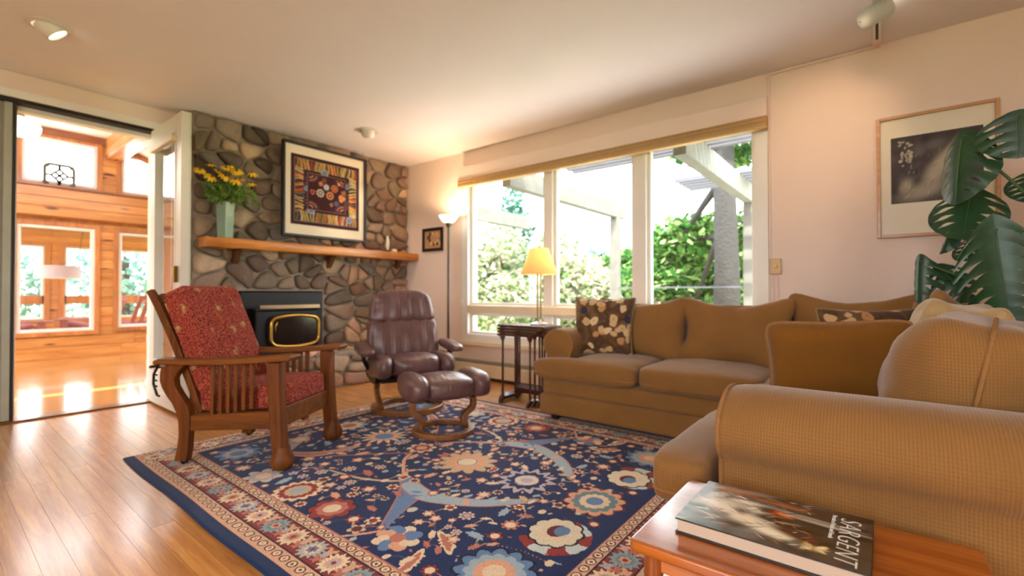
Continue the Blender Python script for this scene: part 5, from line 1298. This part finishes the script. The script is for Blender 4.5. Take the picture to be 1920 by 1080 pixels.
def eyeball(x, y, direction, label, energy):
    o = thing('recessed_eyeball_light', label, 'ceiling light', (x, y, H), group='recessed eyeball lights')
    MB().lathe([(.098, -.001), (.098, -.006), (.074, -.014), (.070, -.002)], n=36, cap=False).build('trim_ring', plain('eyeball_white', 'd4cfc4', .4), o, smooth=40)
    q = Vector(direction).to_track_quat('Z', 'Y').to_matrix().to_4x4(); Mq = Matrix.Translation((0, 0, .004)) @ q
    MB().lathe([(.066, -.02), (.068, .01), (.062, .04), (.054, .062), (.050, .062), (.046, .052)], n=32, M=Mq, cap=False).build('eyeball', plain('eyeball_white', 'd4cfc4', .4), o, smooth=50)
    MB().lathe([(.001, .054), (.049, .054)], n=28, M=Mq, cap=False).build('bulb_face', m_opal, o)
    ld = bpy.data.lights.new('eyeball_bulb', 'SPOT'); ld.energy = energy; ld.color = (1, .82, .6); ld.spot_size = R(75); ld.spot_blend = .6; ld.shadow_soft_size = .04
    lo = bpy.data.objects.new('eyeball_bulb', ld); COL.objects.link(lo); lo.parent = o; lo.location = Vector(direction).normalized()*.085; lo.rotation_euler = Vector(direction).to_track_quat('-Z', 'Y').to_euler()
eyeball(.443, 3.739, (.62, -.10, -.78), 'recessed eyeball ceiling light nearest the doorway, lit', 14)
eyeball(2.607, 3.789, (.35, .35, -.85), 'recessed eyeball ceiling light in front of the fireplace', 10)

# ------------------------------------------------------------------ monstera behind the sofa
t = NT('monstera_leaf'); v = t.coord(); n1 = t.noise(v, 9, 3)
c = t.ramp(n1, [(.3, lin('0f3319')), (.7, lin('1e4d28'))]); t.principled(c, .42, 0, .5, .1, t.bump(t.noise(v, 40, 3), .12, .004), .3); m_mon = t.m
m_pet2 = plain('petiole_green', '3c5a2c', .5, var=.15)
pl = thing('monstera_plant', 'large potted monstera with split leaves behind the sofa', 'plant', (0, 0, 0))
ppx, ppy = 2.92, -.86
MB().lathe([(.13, 0), (.16, .02), (.185, .33), (.19, .345), (.178, .345), (.172, .30)], c=(ppx, ppy, 0), n=32, cap=False).build('pot', plain('glazed_pot', '7c6a58', .35, coat=.3), pl, smooth=50)
MB().lathe([(.001, .30), (.173, .30)], c=(ppx, ppy, 0), n=24, cap=False).build('soil', plain('soil', '2a1f18', .95, bs=60, bstr=.8), pl)
def mleaf(base, tip, W, nrm, n=6, hole=False, curl=.25, droop=.12, sweep=.22, gap=.3, root=None):
    base, tip = Vector(base), Vector(tip); ax = tip-base; L = ax.length; d = ax.normalized(); nr = Vector(nrm); nr = (nr-d*nr.dot(d)).normalized(); sd = d.cross(nr)
    mb = MB(); NR, NS = 9, 4; q0 = -.17
    def hw(q):
        f = max(0, min(1, (q-q0)/(1-q0))); return W*max(0, math.sin(math.pi*(.10+.90*f)**.72))**.66
    def P(q, r, s):
        al = q+sweep*r*(1-max(0, q)**2)-.05*math.sin(r*3.1); ac = r*hw(q)*s
        return base+d*(al*L)+sd*ac-nr*(curl*ac*ac/W+droop*L*max(0, al)**2+.003*math.sin(q*n*6.2832)*r)
    t1 = .80; dt = (t1-q0)/n
    for s in (-1, 1):
        for i in range(n):
            tm = q0+(i+.5)*dt
            def fn(a, b):
                l = -1+2*b
                if hole: g = gap*math.exp(-((a-.60)/.17)**4)*(.6 if i in (0, n-1) else 1)
                else: g = gap*min(1, max(0, (a-.32)/.3))
                return P(tm+l*dt/2*(1-g), a*(1-(0 if hole else .10*l*l*a**4)), s)
            mb.grid(fn, NR, NS)
        mb.grid(lambda a, b: P(t1+(.999-t1)*b, a, s), NR, NS)
    ob = mb.build('leaf', m_mon, pl, smooth=180, fix=False)
    mb = MB(); mb.tube([base+d*(k/8*L)-nr*(droop*L*(k/8)**2-.002) for k in range(9)], [.004*(1-k/10) for k in range(9)], 6); mb.build('midrib', m_pet2, ob, smooth=180)
    r0 = Vector(root or (ppx+random.uniform(-.05, .05), ppy+random.uniform(-.05, .05), .30)); m1 = r0.lerp(base, .55)+Vector((0, -.04, .10))
    MB().tube(smooth_pts([tuple(r0), tuple(m1), tuple(base)], 8), .006, 7).build('petiole', m_pet2, pl, smooth=180)
random.seed(2)
mleaf((2.70,-.445,1.605), (2.69,-.440,1.435), .128, (-.9,.1,.30), 4, True, .2, .03, gap=.36)
mleaf((2.80,-.290,1.570), (2.74,-.250,1.285), .115, (-.66,.58,.36), 5, True, .6, .08, gap=.36)
mleaf((2.95,-.332,1.348), (2.84,-.290,1.140), .135, (-.80,.1,.55), 5, True, .25, .06, gap=.38)
mleaf((2.65,-.367,1.155), (2.62,-.400,.770), .165, (-.80,.28,.45), 7, False, .5, .08, gap=.36, sweep=.34)
mleaf((3.05,-.160,1.060), (3.03,-.145,.850), .075, (-.65,.55,.30), 4, False, 1.2, .08, gap=.42)
mleaf((3.12,-.245,1.020), (3.06,-.335,.860), .085, (-.85,.0,.35), 4, False, .3, .06, gap=.4)
mleaf((3.00,-.275,1.205), (2.98,-.228,1.085), .038, (-.6,.6,.3), 3, False, 1.0, .05, gap=.0)
mleaf((2.90,-.520,1.400), (2.88,-.500,1.280), .085, (-.85,.1,.4), 5, True, .3, .05)
mleaf((3.00,-.390,1.165), (2.93,-.275,1.060), .070, (-.5,.0,.85), 5, True, .3, .1)
mleaf((3.15,-.80,1.25), (3.25,-.72,1.02), .12, (.3,.5,.7), 6, False, .4, .1)
mb = MB()
for k in range(3): mb.tube([(2.98+.05*k, -.60-.03*k, .30), (2.98+.05*k, -.535-.02*k, 1.36-.03*k)], .006, 7)
for z in (1.0, 1.12, 1.26): mb.tube([(2.98, -.55, z), (3.08, -.60, z)], .004, 6)
mb.build('stake_trellis', m_blk, pl, smooth=180)
# ------------------------------------------------------------------ things in the sunroom
def pendant(x, y, z, label):
    o = thing('pendant_light', label, 'pendant light', (x, y, z), group='sunroom pendant lights')
    MB().tube([(0, 0, .12), (0, 0, CZ-z-.012)], .012, 10).build('rod', plain('bronze_rod', '5a4a3c', .4, .6), o, smooth=60)
    MB().lathe([(.045, CZ-z-.03), (.05, CZ-z-.002)], n=20).build('canopy', plain('bronze_rod', '5a4a3c', .4, .6), o, smooth=40)
    MB().lathe([(.02, .14), (.05, .11), (.062, .085)], n=24).build('fitter', plain('bronze_rod', '5a4a3c', .4, .6), o, smooth=40)
    t = MATS.get('opal_pendant')
    if not t:
        q = NT('opal_pendant'); em = q.n('ShaderNodeEmission'); em.inputs[0].default_value = (1, .95, .86, 1); em.inputs[1].default_value = 3.0; q.l(em.outputs[0], q.out.inputs[0]); MATS['opal_pendant'] = t = q.m
    MB().lathe([(.06, .085), (.10, .07), (.155, .035), (.168, .005), (.160, -.04), (.13, -.075), (.06, -.085), (.01, -.087)], n=32).build('globe', t, o, smooth=60)
pendant(.555, 6.45, 2.50, 'schoolhouse pendant light with white glass nearest the doorway')
pendant(.48, 7.95, 2.52, 'schoolhouse pendant light with white glass, further into the sunroom')
# wrought ornament on the ledge
orn = thing('iron_ornament', 'grey lattice ornament standing on the pine ledge', 'ornament', (1.16, 8.79, 2.361))
m_orn = plain('grey_iron', '5c5648', .6, var=.1)
w_, h_ = .145, .29
mb = MB(); oc = [(-w_+.03, 0), (w_-.03, 0), (w_, .03), (w_, h_-.03), (w_-.03, h_), (-w_+.03, h_), (-w_, h_-.03), (-w_, .03)]
for a, b in zip(oc, oc[1:]+oc[:1]): mb.bar((a[0], 0, a[1]), (b[0], 0, b[1]), .034, .034, (0, 1, 0))
mb.build('rim', m_orn, orn, bevel=.003)
mb = MB(); mz = h_/2
for sx_ in (-1, 1):
    for sz_ in (-1, 1):
        mb.bar((0, 0, mz+sz_*.085), (sx_*.085, 0, mz), .026, .026, (0, 1, 0)); mb.bar((sx_*.085, 0, mz), (sx_*.15, 0, mz), .026, .026, (0, 1, 0)); mb.bar((0, 0, mz+sz_*.08), (0, 0, mz+sz_*.15), .026, .026, (0, 1, 0))
        mb.bar((sx_*.042, 0, mz+sz_*.042), (-sx_*.042, 0, mz-sz_*.042), .024, .024, (0, 1, 0))
        mb.prism([(sx_*w_*.98, mz+sz_*(mz-.03)), (sx_*(w_-.055), mz+sz_*(mz-.01)), (sx_*(w_-.03), mz+sz_*(mz-.055))], 'y', -.008, .008)
mb.build('lattice', m_orn, orn)
ol = thing('wall_outlet', 'white outlet plate low on the pine wall', 'outlet', (2.20, YP, .20))
MB().box(-.036, -.006, -.058, .036, -.0005, .058).build('plate', m_trim, ol, bevel=.003)
for z in (-.025, .025): MB().box(-.016, -.008, z-.013, .016, -.006, z+.013).build('socket', plain('socket', 'c9c4b8', .4), ol)
# ------------------------------------------------------------------ porch furniture
m_redw = wood('red_stained_wood', '8f4638', 'b86a58', 'z', .6, .1, 1.0, 0, gs=16); m_redc = plain('rose_cushion', '9a4450', .85, var=.1)
def adirondack(x, y, rz, label):
    o = thing('adirondack_chair', label, 'chair', (x, y, -.02), rz, 'porch chairs')
    for s in (-1, 1):
        e = [(-.02, s*.31), (.20, s*.30), (.36, s*.33), (.42, s*.36), (.42, s*.40), (.36, s*.43), (.0, s*.40), (-.30, s*.36), (-.30, s*.32)]
        MB().prism([(a, b) for a, b in e], 'z', .465, .492).build('arm', m_redw, o, bevel=.006)
        MB().box(.24, s*.345-.02, 0, .33, s*.345+.02, .465).build('leg', m_redw, o, bevel=.004)
        MB().prism([(.33, .30), (.33, .38), (-.45, .12), (-.50, .0), (-.38, .0)], 'y', s*.30-.012, s*.30+.012).build('leg', m_redw, o, bevel=.004)
        MB().prism([(.30, .462), (.24, .462), (.24, .36)], 'y', s*.375-.012, s*.375+.012).build('arm_bracket', m_redw, o)
    for k in range(5): MB().bar((.34-.13*k, -.29, .375-.052*k), (.34-.13*k, .29, .375-.052*k), .11, .02, (.35, 0, 1)).build('seat_slat', m_redw, o, bevel=.003)
    for k in range(5):
        y_ = -.22+.11*k; MB().bar((-.20, y_, .17), (-.50, y_*1.15, .90-.05*abs(k-2)), .095, .02, (1, 0, .4)).build('back_slat', m_redw, o, bevel=.003)
    V, F = softbox(.48, .52, .09, 4, 6, (0, 0, .012)); MB().add(V, F, Matrix.Translation((.06, 0, .335)) @ Matrix.Rotation(R(-21), 4, 'Y')).build('cushion', m_redc, o, smooth=180)
adirondack(.78, 10.45, R(20), 'red stained adirondack chair left of the drum pendant on the porch')
adirondack(1.86, 11.05, R(165), 'red stained adirondack chair right of the drum pendant on the porch')
bn = thing('slatted_bench', 'red slatted bench seen through the right-hand porch window', 'bench', (2.62, 9.75, -.02), R(8))
for k in range(9): MB().bar((-.52+.115*k, -.05, .34), (-.40+.115*k, -.16, .84), .06, .022, (0, -1, .3)).build('back_slat', m_redw, bn, bevel=.003)
MB().bar((-.44, -.165, .845), (.62, -.165, .845), .05, .05).build('top_rail', m_redw, bn, bevel=.006)
MB().bar((-.58, -.04, .32), (.56, -.04, .32), .05, .05).build('lower_rail', m_redw, bn, bevel=.006)
V, F = softbox(1.1, .5, .10, 4.5, 8, (0, 0, .015)); MB().add(V, F, Matrix.Translation((0, .22, .40))).build('cushion', m_redc, bn, smooth=180)
for x in (-.52, .50):
    for y in (0, .42): MB().box(x-.03, y-.03, 0, x+.03, y+.03, .35).build('leg', m_redw, bn, bevel=.004)
dl = thing('drum_pendant', 'pale drum shade pendant hanging on the porch', 'pendant light', (1.36, 10.35, 1.14))
t = NT('drum_fabric'); df = t.n('ShaderNodeBsdfDiffuse'); df.inputs[0].default_value = (*lin('cfc3d2'), 1); t.l(df.outputs[0], t.out.inputs[0])
MB().lathe([(.275, 0), (.275, .20), (.272, .20), (.272, 0)], n=40, cap=False).build('lamp_shade', t.m, dl, smooth=50)
MB().lathe([(.276, -.004), (.276, .006), (.262, .006), (.262, -.004)], n=40, cap=False).build('diffuser_ring', m_trim, dl, smooth=40)
MB().lathe([(.001, .006), (.262, .006)], n=32, cap=False).build('diffuser', m_trim, dl)
MB().tube([(0, 0, .20), (.10, -.03, .26), (.24, -.06, .40), (.32, -.08, 1.12)], .006, 7).build('rod', m_orn, dl, smooth=60)

# ------------------------------------------------------------------ garden outside the picture window
GZ = -.35
t = NT('lawn'); v = t.coord(); c = t.ramp(t.noise(v, 1.3, 5), [(.3, lin('5d7a3a')), (.7, lin('9aa860'))]); t.principled(c, .9, 0, .2); m_lawn = t.m
tag(MB().box(-40, -40, GZ-.3, 60, 60, GZ).build('lawn', m_lawn), kind='structure')
m_ext = plain('weathered_timber', '5c5c55', .8, var=.15, vs=8, bs=40, bstr=.3)
m_slat = plain('lattice_timber', '50525a', .8, var=.1)
pg = thing('pergola', 'weathered timber pergola outside the window', 'pergola')
PX = 6.42
for y in (-2.4, -.58, 1.27, 3.09, 4.9):
    MB().box(XW+.16, y-.055, 2.03, PX+.25, y+.055, 2.25).build('beam', m_ext, pg, bevel=.006)
    if y < 4.5: MB().box(PX-.06, y-.06, GZ, PX+.06, y+.06, 2.03).build('post', m_ext, pg, bevel=.006)
for x in (3.95, 4.07, 4.19, 4.31, 4.43, 4.55): MB().box(x-.03, -2.6, 2.251, x+.03, 2.7, 2.30).build('roof_slat', m_slat, pg)
for x in (5.72, 5.86, 6.0, 6.14, 6.28): MB().box(x-.03, -2.6, 2.251, x+.03, 1.95, 2.30).build('roof_slat', m_slat, pg)
MB().bar((PX-.02, -2.4, .98), (PX-.02, 3.09, .98), .015, .02).build('rail_wire', m_slat, pg)
m_bounce = plain('bounce_paving', 'd2cbc2', .85, var=.08, vs=3, bs=30, bstr=.2)  # pale paving for unseen ground, added to bounce neutral light indoors
struct(MB().box(XW+.14, -6, GZ, 7.2, YD, GZ+.02).build('floor_added_patio', m_bounce))
struct(MB().box(-9, -8, GZ, -2.8, 9, GZ+.05).build('floor_added_deck', m_bounce))  # out-of-view deck added to keep green bounce off the ceiling
# trees
def leaf_mat(name, a, b, c_):
    t = NT(name); g = t.n('ShaderNodeNewGeometry'); col = t.ramp(g.outputs['Random Per Island'], [(0, lin(a)), (.5, lin(b)), (1, lin(c_))])
    df = t.n('ShaderNodeBsdfDiffuse'); tr = t.n('ShaderNodeBsdfTranslucent'); t.l(col, df.inputs[0]); t.l(col, tr.inputs[0])
    mx = t.n('ShaderNodeMixShader'); mx.inputs[0].default_value = .45; t.l(df.outputs[0], mx.inputs[1]); t.l(tr.outputs[0], mx.inputs[2]); t.l(mx.outputs[0], t.out.inputs[0]); return t.m
m_maple = leaf_mat('maple_leaf', '244e28', '477636', 'a5bd7c'); m_blue = leaf_mat('spruce_leaf', '2c5648', '447262', '749888'); m_pale = leaf_mat('sunlit_blossom_leaf', '55823f', 'a9b294', 'd9c4bc'); m_haze = leaf_mat('pale_leaf', '4a7a70', '6f9a90', 'a0bcb0')  # blossom leaves: sun overexposure painted into the pale colours
m_bark = plain('bark', '262523', .9, var=.25, vs=5, bs=20, bstr=.8, bd=.03)
def tree(name, label, x, y, crown, trunk_r, top, mat, n, ls, group, seed, cat='tree', branches=4, z0=GZ):
    """crown: list of (dx, dy, z, rx, ry, rz) leaf masses"""
    o = thing(name, label, cat, (x, y, z0), group=group); g = random.Random(seed)
    mb = MB(); mb.tube([(0, 0, -.05), (.03, 0, top*.4), (-.02, .03, top*.8), (0, 0, top)], [trunk_r*1.25, trunk_r, trunk_r*.85, trunk_r*.4], 10)
    mb.build('trunk', m_bark, o, smooth=180)
    for k in range(branches):
        cx, cy, cz_, *_ = crown[k % len(crown)]; s = top*g.uniform(.45, .8)
        MB().tube(smooth_pts([(0, 0, s), (cx*.4, cy*.4, s+(cz_-z0-s)*.35), (cx, cy, cz_-z0)], 5), [trunk_r*.45*(1-.08*q) for q in range(11)], 7).build('branch', m_bark, o, smooth=180)
    rs = np.random.RandomState(seed); tot = sum(c[3]*c[4]*c[5] for c in crown); P = []
    for cx, cy, cz_, rx, ry, rz in crown:
        m = max(30, int(n*rx*ry*rz/tot)); d = rs.randn(m, 3); d /= np.linalg.norm(d, axis=1)[:, None]; d *= (rs.rand(m, 1))**.30
        P.append(np.array([cx, cy, cz_-z0])+d*[rx, ry, rz])
    P = np.concatenate(P); m = len(P); a = rs.rand(m)*6.283; b = rs.randn(m)*.7; l = ls*(.6+.8*rs.rand(m))
    u = np.stack([np.cos(a)*np.cos(b), np.sin(a)*np.cos(b), np.sin(b)], -1); w = np.stack([-np.sin(a), np.cos(a), rs.randn(m)*.5], -1); w /= np.linalg.norm(w, axis=1)[:, None]
    V = np.stack([P-u*l[:, None]/2, P+w*l[:, None]*.38, P+u*l[:, None]/2, P-w*l[:, None]*.38], 1).reshape(-1, 3); F = np.arange(m*4).reshape(m, 4)
    me = bpy.data.meshes.new('foliage'); me.vertices.add(len(V)); me.vertices.foreach_set('co', V.astype(np.float32).ravel()); me.loops.add(m*4); me.loops.foreach_set('vertex_index', F.astype(np.int32).ravel())
    me.polygons.add(m); me.polygons.foreach_set('loop_start', np.arange(0, m*4, 4, dtype=np.int32)); me.polygons.foreach_set('loop_total', np.full(m, 4, dtype=np.int32)); me.update(calc_edges=True); me.materials.append(mat)
    f = bpy.data.objects.new('foliage', me); COL.objects.link(f); f.parent = o; f['kind'] = 'stuff'; return o
G1 = 'garden trees outside the window'
tree('maple_tree', 'maple with a thick grey trunk beside the pergola post', 8.0, 1.92, [(.9,.8,1.9,.7,.9,.5),(.9,-.6,2.0,.7,.8,.5),(.8,1.4,1.2,.6,.8,.5),(1.0,.9,.4,.6,.8,.5),(.9,-.6,.9,.5,.6,.6),(.6,0,3.6,1.0,1.2,.5)], .19, 4.4, m_maple, 7500, .15, G1, 1)
tree('maple_tree', 'bright green maple behind the thick-trunked one', 11.5, 3.35, [(0,0,1.7,1.1,1.2,1.0),(.3,-.8,.9,.9,.7,.9),(0,.8,.7,.9,.8,.9),(0,0,.0,1.0,1.3,.6)], .16, 2.6, m_maple, 8500, .19, G1, 2)
tree('maple_tree', 'green tree at the right end of the garden', 11.8, .4, [(0,0,1.5,1.2,1.1,1.0),(0,.6,.6,1.0,.7,.8),(0,-.8,.7,1.0,.7,.8)], .15, 2.4, m_maple, 6000, .19, G1, 3)
tree('maple_tree', 'green maple filling the gap between the pergola posts', 13.2, 6.0, [(0,0,1.3,1.0,1.0,1.0),(.1,-.6,.6,.9,.7,.8),(0,.6,.2,.9,.7,.7)], .15, 2.4, m_maple, 6500, .19, G1, 9)
tree('spruce_tree', 'blue green conifer at the left of the window view', 10.6, 8.3, [(0,0,.6,1.3,1.3,.8),(0,0,1.6,1.0,1.0,.8),(0,0,2.6,.7,.7,.8),(0,0,3.5,.35,.35,.6)], .14, 3.8, m_blue, 8000, .16, G1, 4)
tree('spruce_tree', 'blue green conifer in the middle of the window view', 13.6, 9.2, [(0,0,.5,1.2,1.2,.8),(0,0,1.4,.9,.9,.8),(0,0,2.3,.6,.6,.8)], .14, 3.2, m_blue, 6500, .17, G1, 5)
tree('blossom_tree', 'pale blossoming shrub at the left of the window view', 8.2, 7.3, [(0,0,1.1,1.1,1.0,1.0),(.2,.7,2.0,.8,.7,.7),(0,-.5,2.0,.7,.6,.6),(-.2,-.9,.6,.8,.7,.8)], .09, 2.2, m_pale, 7000, .13, G1, 6)
tree('blossom_tree', 'pale blossoming shrub in the middle of the window view', 8.6, 5.2, [(0,0,1.0,.9,.9,.9),(.2,.5,1.7,.7,.6,.6),(0,-.7,.5,.7,.6,.7)], .09, 1.9, m_pale, 6500, .13, G1, 7)
tree('blossom_tree', 'low pale shrub behind the pergola posts', 9.0, 3.2, [(0,0,.3,.8,1.0,.6),(0,.5,.0,.8,.8,.4)], .07, .8, m_pale, 2500, .12, G1, 8)
for i, (x, y) in enumerate(((16.8, 1.6), (16.8, 5.3), (16.3, 9.1), (15.3, 13.0))):
    tree('maple_tree', ['tall backdrop tree at the right of the garden', 'tall backdrop tree right of the middle of the garden', 'tall backdrop tree left of the middle of the garden', 'tall backdrop tree at the left of the garden'][i], x, y, [(0,0,1.5,1.5,1.5,1.2),(0,1.0,.6,1.2,.8,1.0),(0,-1.0,.6,1.2,.8,1.0),(0,0,-.1,1.4,1.6,.6)], .2, 3.0, [m_maple, m_maple, m_blue, m_blue][i], 8000, .24, G1, 20+i)
G2 = 'trees behind the porch'
for i, (x, y) in enumerate(((1.0, 16.5), (3.4, 15.8), (5.6, 17.0), (-1.6, 17))):
    tree('garden_tree', ['pale tree behind the porch, left window', 'leafy tree behind the porch, right window', 'leafy tree at the far right behind the porch', 'pale tree at the far left behind the porch'][i], x, y, [(0,0,1.4,1.3,1.0,.9),(.7,0,.4,.8,.8,.6),(-.8,0,.2,.7,.7,.6)], .12, 2.4, [m_haze, m_haze, m_maple, m_haze][i], 2000, .17, G2, 40+i)
